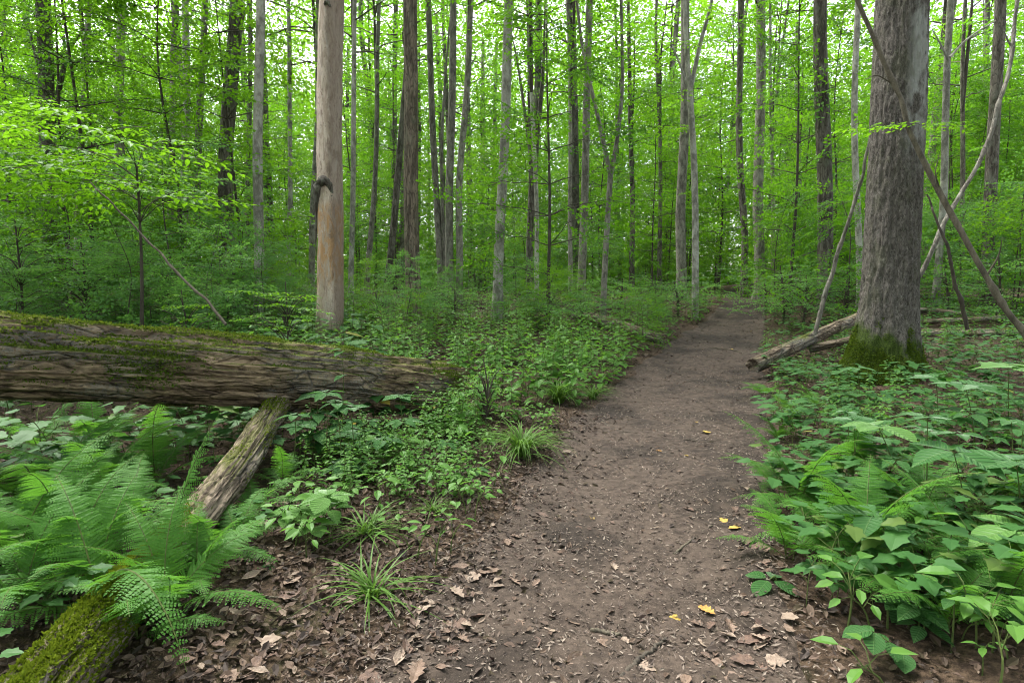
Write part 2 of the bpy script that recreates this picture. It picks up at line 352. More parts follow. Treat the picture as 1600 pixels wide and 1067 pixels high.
def branch_sprays(acc, p0, az, ln, rise, r0, sprays, k, sc_, tmpl, twig=True):
    pts = [np.asarray(p0, float)]; n = 6
    for q in range(1, n+1):
        t = q/n; pts.append(np.asarray(p0) + np.array([math.cos(az)*ln*t, math.sin(az)*ln*t, rise*ln*(t-.45*t*t)]) + rng.normal(0, .03*ln, 3)*t)
    pts = np.array(pts); tube(acc, pts, np.linspace(r0, r0*.25, n+1), 4, 1)
    for q in range(k):
        t = .25 + .75*(q+1)/k; c = pts[min(n, int(round(t*n)))]
        add_spray(acc, sprays[rng.integers(len(sprays))], c, az + rng.normal(0, .9), rng.normal(.0, .38), sc_*U(.7, 1.3), rng.normal(0, .45), tmpl, 0, 1, twig)
def crown_mesh(name, H, rad, nb, k, sc_, mat, sprays, tmpl=QUAD, low=.0, top=.35):
    acc = Acc(); tube(acc, [(0, 0, -.3), (rng.normal(0, .1), rng.normal(0, .1), H*.5), (rng.normal(0, .2), rng.normal(0, .2), H)], [.09*H/9, .06*H/9, .012], 6, 1)
    for b in range(nb):
        t = low + (1-low)*(b+U(.1, .9))/nb; w = math.sin(math.pi*min(1, .18 + t*.82))**.7*(1-top*t)
        branch_sprays(acc, (0, 0, H*t), b*2.4+U(-.5, .5), rad*w*U(.6, 1.15)+.3, U(.2, .6), .035*H/9, sprays, k, sc_, tmpl, False)
    return acc.build(name, [mat, M_TWIG])
CROWN = [crown_mesh('crown', 10, 3.4, 21, 5, 1.35, M_CANOPY, SPR) for _ in range(5)]
THIN = [crown_mesh('crown', 10, 3.2, 15, 3, 1.3, M_CANOPY, SPR) for _ in range(4)]
def sapling_meshes(H, rad, nb, k, sc_, mat, sprays, tmpl=QUAD, low=.15, r0=.035):
    wob = curve([(0, 0, -.1), (U(-.1, .1), U(-.1, .1), H*.3), (U(-.25, .25), U(-.25, .25), H*.65), (U(-.4, .4), U(-.4, .4), H)], 14)
    t_ = Acc(); tube(t_, wob, np.linspace(r0, .006, 14), 7); c_ = Acc()
    for b in range(nb):
        t = low + (1-low)*(b+U(0, 1))/nb; p = wob[min(13, int(t*13))]; w = (1-.75*t)
        branch_sprays(c_, p, b*2.4+U(-.6, .6), rad*w*U(.6, 1.15)+.15, U(.1, .5), r0*.3, sprays, k, sc_, tmpl)
    return t_.build('sapling_trunk', [M_TWIG], True), c_.build('sapling_crown', [mat, M_TWIG])
YOUNG = [sapling_meshes(U(8, 12), 2.5, 38, 4, 1.0, M_CANOPY if q % 2 else M_YOUNG, SPR, QUAD, .22, .05) for q in range(6)]
SAPL = [sapling_meshes(U(2.6, 4.2), 1.4, 24, 4, .75, (M_SHRUB, M_YOUNG, M_CANOPY)[q % 3], SPR, QUAD, .12, .02) for q in range(6)]

# ---------------------------------------------------------------- listed trees
def trunk_mesh(base, top, r0, H, sides=14, taper=.55, flare=.55, wob=.02, rough=.05, mat=None):
    """trunk from the origin along (top - base), r0 = radius at breast height"""
    d = norm(np.asarray(top)-np.asarray(base)); zs = np.concatenate([[-.2, 0, .1, .25, .45, .75], np.linspace(1.2, H, 34)])
    sx, sy = U(0, 50), U(0, 50)
    P = np.stack([d[0]/d[2]*zs + wob*H*.35*vnoise(zs*.22+sx, 3.1)*ss(zs/4), d[1]/d[2]*zs + wob*H*.35*vnoise(zs*.22+sy, 9.1)*ss(zs/4), zs], -1)
    rad = r0*(1 - taper*np.clip(zs-1.2, 0, None)/H)*(1 + flare*np.exp(-np.clip(zs, 0, None)/.28)); sd = U(0, 99)
    def disp(u, th):
        z = np.interp(u, np.linspace(0, 1, len(zs)), zs)
        return r0*(rough*2*fbm(np.cos(th)*1.3+sd, np.sin(th)*1.3, z*.7, 3) + flare*.5*np.exp(-np.clip(z, 0, None)/.25)*np.cos(th*4+sd))
    a = Acc(); tube(a, P, rad, sides, 0, False, disp); return a.build('trunk', [mat], True), P
def listed_tree(name, px, Y, pxt, w, kind, label, H=None, crown=True, limbs=(), wob=.02):
    X = (px-800)/FPX*Y*1.0; x = at(px, 470, Y)[0]; base = np.array([x, Y, float(h(x, Y))]); top = at(pxt, 0, Y)
    H = H or (U(17, 22) if w > 11 else U(11, 15)); r0 = .435*w/FPX*Y*math.cos(math.atan((px-800)/FPX))**.5
    e = put(name, loc=base, label=label, cat='tree')
    me, P = trunk_mesh(base, top, r0, H, 16 if w > 15 else 10, .5, .45, wob, .05, M_BARK[kind]); put('trunk', me, e)
    for pts, wl in limbs:
        q = curve([at(a_, b_, Y)-base for a_, b_ in pts], 18); aa = Acc(); tube(aa, q, np.linspace(.5*wl/FPX*Y, .12*wl/FPX*Y, 18), 8); put('limb', aa.build('limb', [M_BARK[kind]], True), e)
    if crown:
        k = np.argmin(abs(P[:, 2]-H*.5)); put('crown', THIN[rng.integers(4)], e, P[k], (0, 0, U(0, 6.28)), H*.5/10*U(.9, 1.1))
    return e, P
TREES = [
 (88, 16, 70, 29, 'dark', 'thick dark forked trunk, farthest left of the tall trees', [([(82, 190), (62, 110), (44, 40)], 11), ([(84, 180), (104, 90), (128, 50)], 9)]),
 (120, 23, 136, 13, 'grey', 'grey trunk just right of the forked tree at the far left', []),
 (190, 20, 188, 18, 'grey', 'grey trunk standing above the thin sapling stem on the left', []),
 (267, 24, 274, 12, 'grey', 'slim far trunk, leftmost of three close together left of the dark trunk', [([(300, 190), (280, 110), (256, 0)], 6)]),
 (297, 19, 284, 14, 'light', 'pale grey trunk leaning slightly left, middle of three close together', []),
 (304, 17, 319, 13, 'grey', 'grey trunk, rightmost of three close together on the left', []),
 (353, 15, 361, 27, 'dark', 'thick dark grey trunk with small leaves, left of the pale speckled trunk', [([(352, 470), (356, 200), (372, 60), (390, 0)], 9)]),
 (388, 22, 391, 11, 'dark', 'slim dark trunk directly behind the pale speckled trunk', []),
 (403, 13, 401, 18, 'light', 'pale speckled grey trunk to the left of the barkless snag', []),
 (452, 20, 450, 9, 'light', 'thin pale trunk halfway between speckled trunk and snag', []),
 (487, 20, 493, 11, 'grey', 'slim grey trunk partly hidden behind the left edge of the snag', []),
 (547, 15, 552, 10, 'light', 'slender whitish trunk just right of the barkless snag', []),
 (573, 22, 594, 10, 'grey', 'slim trunk leaning right, second to the right of the snag', []),
 (602, 17, 646, 13, 'dark', 'slim dark trunk leaning right behind the thick brown trunk', []),
 (646, 14, 643, 27, 'brown', 'thick straight brown trunk, largest between snag and path', []),
 (690, 20, 675, 12, 'grey', 'curved grey trunk right of the thick brown trunk, leaning left', [([(695, 440), (690, 250), (696, 120), (706, 0)], 7)]),
 (702, 18, 704, 14, 'grey', 'straight grey trunk in the cluster right of the brown trunk', []),
 (717, 18, 730, 12, 'grey', 'grey trunk leaning right, rightmost of the cluster beside the brown trunk', []),
 (777, 14, 788, 18, 'light', 'pale straight trunk rising from the herbs at the picture centre', []),
 (828, 20, 822, 12, 'dark', 'dark forked trunk right of the pale central trunk', [([(830, 250), (812, 120), (800, 55)], 6), ([(834, 260), (848, 120), (852, 0)], 9)]),
 (839, 16, 831, 8, 'light', 'thin pale stem touching the dark forked trunk', []),
 (892, 20, 888, 8, 'grey', 'thin grey trunk left of the wider trunk beyond the thin log', []),
 (908, 18, 915, 14, 'grey', 'grey trunk left of the Y-shaped young tree', []),
 (987, 24, 984, 10, 'dark', 'slim dark trunk right of the Y-shaped young tree', []),
 (1030, 26, 1027, 8, 'dark', 'thin far trunk midway between Y-shaped tree and path', []),
 (1065, 19, 1070, 18, 'grey', 'straight grey trunk behind the pale forked stem beside the path', []),
 (1162, 21, 1157, 13, 'dark', 'dark slim trunk standing at the far end of the path', []),
 (1187, 20, 1191, 19, 'grey', 'thick grey trunk at the right edge of the path end', []),
 (1208, 27, 1203, 8, 'grey', 'thin far trunk just right of the path-end trunk', []),
 (1246, 26, 1246, 10, 'grey', 'slim far trunk between the path end and the dark trunk on the right', []),
 (1291, 15, 1282, 27, 'dark', 'thick dark straight trunk to the left of the big mossy tree', []),
 (1345, 14, 1339, 12, 'light', 'slim greenish pale trunk right behind the big mossy tree', []),
 (1462, 15, 1494, 13, 'light', 'pale trunk leaning right, just right of the big mossy tree', [([(1484, 90), (1520, 55), (1600, 8)], 4), ([(1482, 95), (1470, 70), (1456, 45)], 4)]),
 (1500, 22, 1505, 9, 'dark', 'thin dark trunk between the two grey trunks at the right', []),
 (1541, 15, 1559, 22, 'dark', 'thick dark grey trunk near the right edge of the picture', []),
 (1622, 17, 1640, 20, 'dark', 'dark trunk cut by the right edge of the picture', []),
 (-45, 14, -75, 22, 'dark', 'dark trunk just beyond the left edge of the picture', []),
]
for t in TREES: listed_tree('forest_tree', *t[:6], limbs=t[6])
# the Y-shaped young tree and the pale forked stem
def stem_tree(label, Y, lines, kind, sprs):
    p0 = at(*lines[0][0][0], Y); e = put('young_forked_tree', loc=(p0[0], Y, float(h(p0[0], Y))), label=label, cat='tree'); o = np.array(e.location)
    for q, (pts, w0, w1) in enumerate(lines):
        P = [at(a_, b_, Y)-o for a_, b_ in pts]
        if q == 0: P[0] = np.array([P[0][0], 0, -.1])
        acc = Acc(); c = curve(P, 26); tube(acc, c, np.linspace(w0, w1, 26)*.5/FPX*Y, 9); put('trunk' if q == 0 else 'limb', acc.build('trunk' if q == 0 else 'limb', [M_BARK[kind]], True), e)
    acc = Acc()
    for (a_, b_) in sprs:
        for q in range(3): add_spray(acc, SPR_BIG[rng.integers(4)], at(a_, b_, Y+U(-.5, .5))-o, U(0, 6.28), U(-.2, .2), U(.7, 1.1), 0, QUAD)
    put('crown', acc.build('crown', [M_YOUNG, M_TWIG]), e)
stem_tree('young Y-shaped tree forking low, left of the path', 14, [([(942, 490), (946, 400), (954, 270)], 10, 8), ([(954, 275), (938, 200), (922, 130), (908, 60), (893, -80)], 7, 4), ([(955, 272), (966, 205), (972, 140), (972, 70), (968, -100)], 7, 4)], 'grey', [(900, 90), (960, 60), (990, 120), (880, 180), (930, -40), (985, 10), (1000, 200)])
stem_tree('pale slender stem forking high, at the left side of the path', 14.5, [([(1087, 485), (1086, 300), (1078, 140)], 11, 9), ([(1079, 145), (1072, 60), (1066, -160)], 8, 5), ([(1079, 140), (1094, 70), (1112, 0), (1130, -120)], 7, 4), ([(1080, 150), (1062, 100), (1050, 70)], 4, 2)], 'light', [(1050, 70), (1110, 20), (1060, -60), (1120, -80), (1090, 200), (1030, 150)])

# ---------------------------------------------------------------- barkless snag
def mat_snag():
    s = NT('bare_snag_wood'); v = s.coord((1, 1, .22)); n1 = s.noise(v, 11, 8, .72, 1.0); n2 = s.noise(s.coord((1, 1, .5)), 26, 6, .75, .6); n3 = s.noise(s.coord((1, 1, .5)), 3.4, 6, .7, .5)
    col = s.mix(s.ramp(n1, .38, .62), (.47, .36, .275), (.68, .565, .46))
    col = s.mix(s.math('MULTIPLY', s.ramp(n3, .5, .68), .4), col, (.36, .27, .21))
    xyz = s.n('SeparateXYZ', Vector=s.n('TexCoord').outputs['Object']); z = xyz.outputs['Z']; xx = xyz.outputs['X']
    wound = s.math('MULTIPLY', s.ramp(z, 2.62, 2.42), s.ramp(s.math('ADD', z, s.math('MULTIPLY', n3, 1.2)), 1.5, 2.1))
    col = s.mix(s.math('MULTIPLY', wound, s.ramp(n1, .42, .54)), col, (.50, .29, .14))
    col = s.mix(s.math('MULTIPLY', s.ramp(n2, .58, .66), .6), col, (.22, .15, .11)); col = s.mix(s.math('MULTIPLY', s.ramp(n3, .56, .66), .45), col, (.24, .17, .125))
    fl = s.noise(s.coord((1, 1, .28)), 34, 4, .6, .4); col = s.mix(s.math('MULTIPLY', s.ramp(fl, .58, .64), .65), col, (.25, .17, .125)); fl2 = s.noise(s.coord((1, 1, .18)), 16, 5, .7, .8); col = s.mix(s.math('MULTIPLY', s.ramp(fl2, .56, .62), .55), col, (.30, .215, .165)); col = s.mix(s.math('MULTIPLY', s.ramp(fl2, .42, .36), .5), col, (.68, .62, .55))
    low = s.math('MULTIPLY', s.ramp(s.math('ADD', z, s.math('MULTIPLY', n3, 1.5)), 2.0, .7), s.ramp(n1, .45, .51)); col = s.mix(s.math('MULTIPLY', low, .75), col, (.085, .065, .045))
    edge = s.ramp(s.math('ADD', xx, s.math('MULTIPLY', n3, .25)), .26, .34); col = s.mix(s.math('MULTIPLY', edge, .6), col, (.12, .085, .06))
    return s.finish(col, .75, s.bump(s.math('ADD', n1, n2), .8, .03), .25)
YS = 10.0; xsn = at(511, 470, YS)[0]; base = np.array([xsn, YS, float(h(xsn, YS))])
e = put('snag', loc=base, label='pale barkless dead trunk standing behind the big fallen log', cat='dead tree')
def snag_disp(u, th): return .016*fbm(np.cos(th)*2, np.sin(th)*2, u*14, 4) + .009*fbm(np.cos(th)*6, np.sin(th)*6, u*40, 3) - .012*np.exp(-(vnoise(np.cos(th)*3.5, np.sin(th)*3.5, u*9)/.06)**2)
d = norm(at(518, 0, YS)-base); zs = np.concatenate([np.linspace(-.2, 7, 150), np.linspace(7.3, 11, 12)])
P = np.stack([d[0]/d[2]*zs + .02*np.sin(zs*1.1), d[1]/d[2]*zs, zs], -1)
rs = (.5*40/FPX*YS)*(1-.022*zs)*(1+.25*np.exp(-np.clip(zs, 0, None)/.3)); rs[-3:] *= [.8, .5, .1]
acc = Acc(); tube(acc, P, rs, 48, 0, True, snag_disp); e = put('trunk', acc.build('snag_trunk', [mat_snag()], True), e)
def surf(px, py, out=-.012, rr=.215):       # a point on the snag's camera-facing side
    c = at(px, py, YS-.0); off = np.clip((px-np.interp(py, [0, 530], [518, 511]))/21.0, -1, 1)
    ang = math.asin(off*.98); ctr = at(np.interp(py, [0, 530], [518, 511]), py, YS); return ctr + np.array([math.sin(ang)*(rr+out), -math.cos(ang)*(rr+out), 0]) - base
def rim(pts, w, nm, bulge=.4):
    c = curve([surf(*p_) for p_ in pts], 60); acc = Acc(); sd = U(0, 50)
    prof = np.sin(np.linspace(.15, math.pi-.1, 60))**.6
    tube(acc, c, np.interp(np.linspace(0, 1, 60), np.linspace(0, 1, len(w)), w)*(1-.0*prof), 14, 0, True, lambda u, th: .6*np.interp(u, np.linspace(0, 1, len(w)), w)*fbm(np.cos(th)*2+sd, np.sin(th)*2, u*18, 4))
    put(nm, acc.build(nm, [M_BARK['dark']], True), e)
rim([(528, 312), (521, 292), (511, 286), (500, 297), (497, 320), (494, 350), (492, 400)], [.015, .05, .075, .07, .035, .018, .008], 'bark_rim')
rim([(523, 298), (527, 320), (531, 345), (531, 385)], [.02, .02, .016, .006], 'bark_rim')
rim([(512, 17), (517, 13), (523, 20)], [.015, .032, .015], 'knot')
rim([(496, 25), (493, 110), (491, 200)], [.006, .012, .006], 'bark_strip')

# ---------------------------------------------------------------- the big mossy tree on the right
def mat_bigbark():
    s = NT('big_tree_bark'); v = s.coord((1, 1, .5)); n1 = s.noise(v, 5, 6, .6); n2 = s.noise(s.coord((1, 1, .6)), 34, 5, .7, .8); n4 = s.noise(s.coord((1, 1, .4)), 30, 5, .65, 2.0)
    g = s.n('NewGeometry'); pt = g.outputs['Pointiness']
    col = s.mix(s.ramp(n4, .36, .62), (.050, .044, .037), (.145, .130, .112)); col = s.mix(s.math('MULTIPLY', s.ramp(n2, .55, .68), .7), col, (.25, .235, .21))
    xyz = s.n('SeparateXYZ', Vector=s.n('TexCoord').outputs['Object']); z = xyz.outputs['Z']; xx = xyz.outputs['X']
    st = s.math('MULTIPLY', s.ramp(s.math('ABSOLUTE', s.math('ADD', xx, -.0)), .22, .05), s.math('MULTIPLY', s.ramp(z, 2.3, 3.4), s.ramp(n1, .42, .58)))
    col = s.mix(s.math('MULTIPLY', st, .8), col, (.42, .43, .40))
    col = s.mix(s.math('MULTIPLY', s.ramp(n1, .5, .64), .3), col, (.09, .10, .05))
    mo = s.noise(s.coord((1, 1, .6)), 3.2, 6, .65); mm = s.math('SUBTRACT', s.math('ADD', s.math('MULTIPLY', mo, 1.3), s.math('MULTIPLY', xx, -.55)), s.math('MULTIPLY', z, .95))
    moss = s.ramp(mm, .12, .34); fine = s.noise(s.coord((1, 1, 1)), 70, 4, .7)
    col = s.mix(moss, col, s.mix(s.ramp(fine, .35, .7), (.018, .032, .006), (.075, .115, .016)))
    return s.finish(col, .9, s.bump(s.math('ADD', s.math('ADD', n4, n2), s.math('MULTIPLY', s.math('MULTIPLY', fine, moss), 1.2)), .9, .018), .2)
YB = 7.4; xb = at(1390, 500, YB)[0]; base = np.array([xb, YB, float(h(xb, YB))]); BIGBASE = base
e = put('big_tree', loc=base, label='large rough-barked tree with mossy flared base beside the path', cat='tree')
d = norm(at(1413, 0, YB)-at(1392, 470, YB)); zs = np.concatenate([np.linspace(-.25, 1.2, 110), np.linspace(1.21, 5.4, 230), np.linspace(5.6, 20, 30)])
P = np.stack([d[0]/d[2]*zs, d[1]/d[2]*zs, zs], -1)
zc = np.clip(zs, 0, None); rs = .295*(1-.028*np.clip(zs-1, 0, None))*(1+.30*np.exp(-zc/.38))
def bdisp(u, th):
    z = np.interp(u, np.linspace(0, 1, len(zs)), zs); c, s_ = np.cos(th), np.sin(th)
    wx = fbm(c*4, s_*4, z*2.5, 3)*.6
    rid = 1-np.abs(vnoise(c*7.5+wx, s_*7.5+wx, z*3.2))*2; rid2 = 1-np.abs(vnoise(c*16+wx*2, s_*16, z*9+wx))*2
    ro = np.exp(-np.clip(z, 0, None)/.42)
    root = .40*np.clip(np.cos(th-3.45), 0, 1)**5*ro**.8 + .22*np.clip(np.cos(th-4.5), 0, 1)**10*ro + .10*np.clip(np.cos(th-5.3), 0, 1)**8*ro + .07*np.clip(np.cos(th-2.2), 0, 1)**8*ro + .06*np.clip(np.cos(th-.6), 0, 1)**8*ro
    return .016*rid + .011*rid2 + .02*fbm(c*1.5, s_*1.5, z*.8, 3) + root
V = tube_verts(P, rs, 170, bdisp)
acc = Acc(); tube(acc, P, rs, 170, 0, False, bdisp); put('trunk', acc.build('big_trunk', [mat_bigbark()], True), e)
put('crown', THIN[0], e, P[-12], (0, 0, 1.0), 1.15)
# short moss on the base
M_MOSS = leaf_mat('moss', (.05, .095, .012), (.13, .20, .028), (.12, .16, .015), .25, .01)
def moss_on(acc, V, mask, n, s0, s1):
    Nn = np.cross(np.roll(V, -1, 1)-V, np.roll(V, -1, 0)-V); Nn = norm(Nn); cen = V.mean(1, keepdims=True); fl = np.sign((Nn*(V-cen)).sum(-1, keepdims=True)); Nn = Nn*fl
    w = mask(V, Nn); w[-1] = 0; w = w.ravel()/w.sum(); k = rng.choice(len(w), n, p=w); Pp = V.reshape(-1, 3)[k] + rng.normal(0, .006, (n, 3)); Nv = Nn.reshape(-1, 3)[k]
    D = norm(Nv + rng.normal(0, .55, (n, 3)) + np.array([0, 0, .3])); add_leaves(acc, Pp-Nv*.004, D, rng.normal(0, 1, (n, 3)), rng.uniform(s0, s1, n), QUAD)
acc = Acc()
def mb(V, N):
    z = V[..., 2]; mm = fbm(V[..., 0]*4, V[..., 1]*4, z*2.5, 4)*.9 - .5*V[..., 0] - z*1.0 + .42
    return np.clip(mm*4, 0, 1)*(z < 1.1)*(z > -.1)*(V[..., 1] < .15)
moss_on(acc, V, mb, 22000, .012, .03); put('moss', acc.build('moss', [M_MOSS]), e, kind='stuff')

# ---------------------------------------------------------------- fallen logs
def mat_log(name, mossy, pale, grey=.5):
    s = NT(name); v = s.coord((.45, 1, 1)); n1 = s.noise(v, 13, 9, .75, 1.2); n2 = s.noise(s.coord((.22, 1, 1)), 46, 6, .75, .5); n3 = s.noise(s.coord((.5, 1, 1)), 2.2, 5, .6); fine = s.noise(s.coord((1, 1, 1)), 60, 4, .7)
    v5 = s.noise(s.coord((.16, 1, 1)), 14, 7, .75, .7); vb = s.n('TexVoronoi', {'feature': 'DISTANCE_TO_EDGE'}, Vector=s.n('Mapping', Vector=s.coord((.35, 1, 1)), Rotation=(0, 0, 0)).outputs[0], Scale=11.0).outputs['Distance']
    col = s.mix(s.ramp(n1, .34, .66), (.055, .039, .028), tuple(.68*c for c in pale)); col = s.mix(s.math('MULTIPLY', s.ramp(v5, .50, .60), .85), col, pale)
    col = s.mix(s.math('MULTIPLY', s.ramp(n2, .52, .66), .55), col, (.022, .016, .012))
    col = s.mix(s.math('MULTIPLY', s.ramp(v5, .42, .34), .9), col, (.014, .010, .008)); col = s.mix(s.math('MULTIPLY', s.ramp(vb, .06, .0), s.math('MULTIPLY', s.ramp(n3, .46, .58), .8)), col, (.016, .011, .008))
    g = s.n('NewGeometry'); nz = s.n('SeparateXYZ', Vector=g.outputs['Normal']).outputs['Z']
    lich = s.math('MULTIPLY', s.ramp(n3, .52, .6), s.math('MULTIPLY', s.ramp(fine, .38, .55), grey)); col = s.mix(lich, col, (.30, .31, .29))
    mm = s.math('ADD', s.math('ADD', s.math('MULTIPLY', nz, .62), s.math('MULTIPLY', n3, 1.15)), mossy-.98)
    mo = s.math('MULTIPLY', s.ramp(mm, .0, .32), s.ramp(s.math('ADD', fine, s.math('MULTIPLY', mm, .5)), .3, .5))
    col = s.mix(mo, col, s.mix(s.ramp(fine, .35, .68), (.04, .055, .012), (.145, .165, .03)))
    return s.finish(col, .9, s.bump(s.math('ADD', s.math('ADD', s.math('ADD', n1, s.ramp(vb, 0, .12)), s.math('MULTIPLY', n2, .7)), s.math('MULTIPLY', s.math('MULTIPLY', fine, mo), 1.0)), .9, .02), .15)
def log_thing(name, A, B, r0, r1, label, mat, nl=300, ns=110, rough=.03, bend=0.0, cat='log', jag=.12, extra=None):
    A, B = np.asarray(A, float), np.asarray(B, float); L = np.linalg.norm(B-A)
    e = put(name, loc=A, label=label, cat=cat); e.rotation_euler = Vector(B-A).to_track_quat('X', 'Z').to_euler()
    t = np.linspace(0, 1, nl); sd = U(0, 90)
    P = np.stack([t*L, .3*r0*vnoise(t*L*.8+sd, 1.1)+0*t, bend*np.sin(t*math.pi)+.25*r0*vnoise(t*L*.7+sd, 5.1)], -1); rad = r0+(r1-r0)*t
    def disp(u, th):
        c, s_ = np.cos(th), np.sin(th); x = u*L
        rid = 1-2*np.abs(vnoise(c*4.5+sd, s_*4.5, x*.9)); rid2 = 1-2*np.abs(vnoise(c*11+sd, s_*11+fbm(c*3, s_*3, x, 2)*.6, x*1.7))
        q1 = vnoise(c*3.6+sd+.4*vnoise(c*9, s_*9, x*3), s_*3.6, x*.55); q2 = vnoise(c*8+sd, s_*8, x*1.1+7)
        o = rough*(1.3*fbm(c*1.6+sd, s_*1.6, x*1.1, 4) + .4*rid + .35*rid2 + .3*vnoise(c*22, s_*22, x*5) + .25*vnoise(c*34, s_*34, x*6) - 1.3*np.exp(-(q1/.07)**2) - .7*np.exp(-(q2/.09)**2))
        if extra is not None: o = o + extra(x, th)
        return o
    V = tube_verts(P, rad, ns, disp)
    th = np.arange(ns)/ns*6.283
    j0 = jag*r0*4*fbm(np.cos(th)*3+sd, np.sin(th)*3, 2.2, 4); 
    for q in range(12):                    # splintered ends
        f = (1-q/12)**2
        V[q, :, 0] += (j0+.02)*f*1.0; V[-1-q, :, 0] += j0*f*1.4
    acc = Acc(); k = len(V); i = np.arange(k-1)[:, None]*ns; j = np.arange(ns)[None]; j2 = (j+1) % ns
    acc.add(V, np.stack(np.broadcast_arrays(i+j, i+j2, i+ns+j2, i+ns+j), -1).reshape(-1, 4))
    for e_, sgn in ((0, 1), (k-1, -1)):    # ragged hollow ends
        ring = V[e_]; c = ring.mean(0); rings = [ring] + [c+(ring-c)*f + np.array([sgn*(.10*(1-f)+.05*vnoise(f*9, sd))*r0*4, 0, 0]) for f in (.8, .55, .3)]
        W = np.vstack(rings + [c[None]+np.array([[sgn*.3*r0, 0, 0]])]); F = np.concatenate([np.stack([q*ns+j[0], q*ns+j2[0], (q+1)*ns+j2[0], (q+1)*ns+j[0]], -1) for q in range(3)])
        acc.add(W, F); acc.add(W, np.stack([3*ns+j[0], 3*ns+j2[0], np.full(ns, 4*ns)], -1))
    wood = put('log_wood', acc.build(name+'_wood', [mat], True), e); e = wood; return e, V, Matrix(wood.parent.rotation_euler.to_matrix())
LOG_A, LOG_B = at(-170, 548, 3.35), at(700, 598, 6.15)
M_LOG1 = mat_log('rotten_log_wood', .12, (.40, .295, .185), .32)
def rot_gap(x, th):                        # the long rotten hollow on the side that faces the path
    return -.05*np.exp(-((np.sin((th-4.35)/2)/.10)**2))*(.5+.5*vnoise(x*1.3, 3.3)) - .035*np.exp(-((np.sin((th-4.9)/2)/.06)**2))*(.5+.5*vnoise(x*2, 8.3))
e, V, Mr = log_thing('fallen_log', LOG_A, LOG_B, .275, .25, 'huge rotting moss-topped fallen log lying across the left side', M_LOG1, 420, 150, .036, .0, jag=.3, extra=rot_gap)
acc = Acc(); Mn = np.array(Mr)
def ml(V, N):
    nz = (N@Mn.T)[..., 2]; return np.clip((nz*.6 + 1.6*fbm(V[..., 0]*1.6, V[..., 1]*3, V[..., 2]*3, 4) - .36 - .06*V[..., 0])*3, 0, 1)
moss_on(acc, V, ml, 38000, .010, .026); put('moss', acc.build('moss', [M_MOSS]), e, kind='stuff')
# loose bark plates and splinters on the big log
def plate(parent, V, k, m, ln, wd, mat_, nm):
    p = V[k, m % V.shape[1]]; c = V[k].mean(0); n = norm(p-c); tdir = np.array([1.0, 0, 0]); b = np.cross(n, tdir); acc = Acc(); g = []
    for u in np.linspace(-.5, .5, 9):
        for w in np.linspace(-.5, .5, 5):
            ww = wd*(1-1.6*abs(u)**2)*(1+.3*vnoise(u*5+k, w*3)); g.append(p + tdir*u*ln + b*w*ww + n*(.018+.03*w*w*1.2+.012*vnoise(u*6, w*6, k)))
    i = np.arange(8)[:, None]*5; j = np.arange(4)[None]; F = np.stack(np.broadcast_arrays(i+j, i+j+1, i+j+6, i+j+5), -1).reshape(-1, 4)
    g = np.array(g); acc.add(g, F); acc.add(g-n*.012, F[:, ::-1]); put(nm, acc.build(nm, [mat_], True), parent)
for q in range(80):
    k = rng.integers(70, 405); plate(e, V, k, int(U(.50, .95)*150), U(.12, .4), U(.03, .09), M_LOG1, 'bark_plate')
for k, fr, ln, wd in ((150, .62, .7, .10), (205, .66, .55, .07), (255, .70, .8, .09), (300, .60, .6, .08), (330, .72, .5, .06), (362, .64, .6, .09), (385, .58, .35, .07), (240, .55, .5, .10), (180, .72, .6, .05)):
    plate(e, V, k, int(fr*150), ln, wd, M_LOG1, 'bark_plate')
Lx = float(np.linalg.norm(LOG_B-LOG_A))
for q in range(26):                        # splinters at the broken end
    th_ = U(0, 6.28); rr_ = U(.08, .235); ln_ = U(.10, .34); c0 = np.array([Lx-.10, math.cos(th_)*rr_, math.sin(th_)*rr_]); c1 = c0+np.array([ln_+.08, U(-.03, .03), U(-.05, .02)])
    acc = Acc(); tube(acc, [c0, (c0+c1)/2+rng.normal(0, .008, 3), c1], [U(.02, .04), U(.012, .024), .003], 5, 0, True); put('splinter', acc.build('splinter', [M_LOG1]), e)
M_LOG2 = mat_log('weathered_log_wood', .0, (.36, .29, .215), .2)
A2, B2 = at(-90, 1200, 1.55), at(452, 612, 5.05); A2[2] = max(A2[2], .1)
A2 = at(95, 1000, 1.85); A2 = A2 + (A2-B2)*.28; A2[2] = .06
e2, V2, Mr2 = log_thing('fallen_log', A2, B2, .108, .088, 'weathered limb log running from the huge log down to the mossy lower left corner', M_LOG2, 330, 100, .020, -.09)
acc = Acc(); Mn = np.array(Mr2)
def ml2(V, N):
    nz = (N@Mn.T)[..., 2]; x = V[..., 0]; w1 = np.clip((nz*.9 - .05 + .5*fbm(x*2, V[..., 1]*4, V[..., 2]*4, 3))*2, 0, 1)*ss((1.75-x)/.5)
    w2 = np.clip((fbm(x*2.2, V[..., 1]*4, V[..., 2]*4, 3)-.1)*4, 0, 1)*(nz > .2)*.25; return w1+w2*(x > 1.5)
moss_on(acc, V2, ml2, 30000, .008, .022); put('moss', acc.build('moss', [leaf_mat('bright_moss', (.06, .10, .008), (.17, .22, .016), (.15, .2, .015), .25, .01)]), e2, kind='stuff')
M_LOG3 = mat_log('grey_log_wood', -.12, (.30, .24, .17), .35)
def small_log(pa, ya, pb, yb, wpx, label, name='fallen_log', mat_=None, r=(1, .8)):
    A, B = at(*pa, ya), at(*pb, yb); rr = .5*wpx/FPX*(ya+yb)/2
    return log_thing(name, A, B, rr*r[0], rr*r[1], label, mat_ or M_LOG3, 90, 26, rr*.16, 0)
small_log((898, 492), 13.8, (1037, 531), 11.0, 19, 'thin grey log lying in the herbs left of the path')
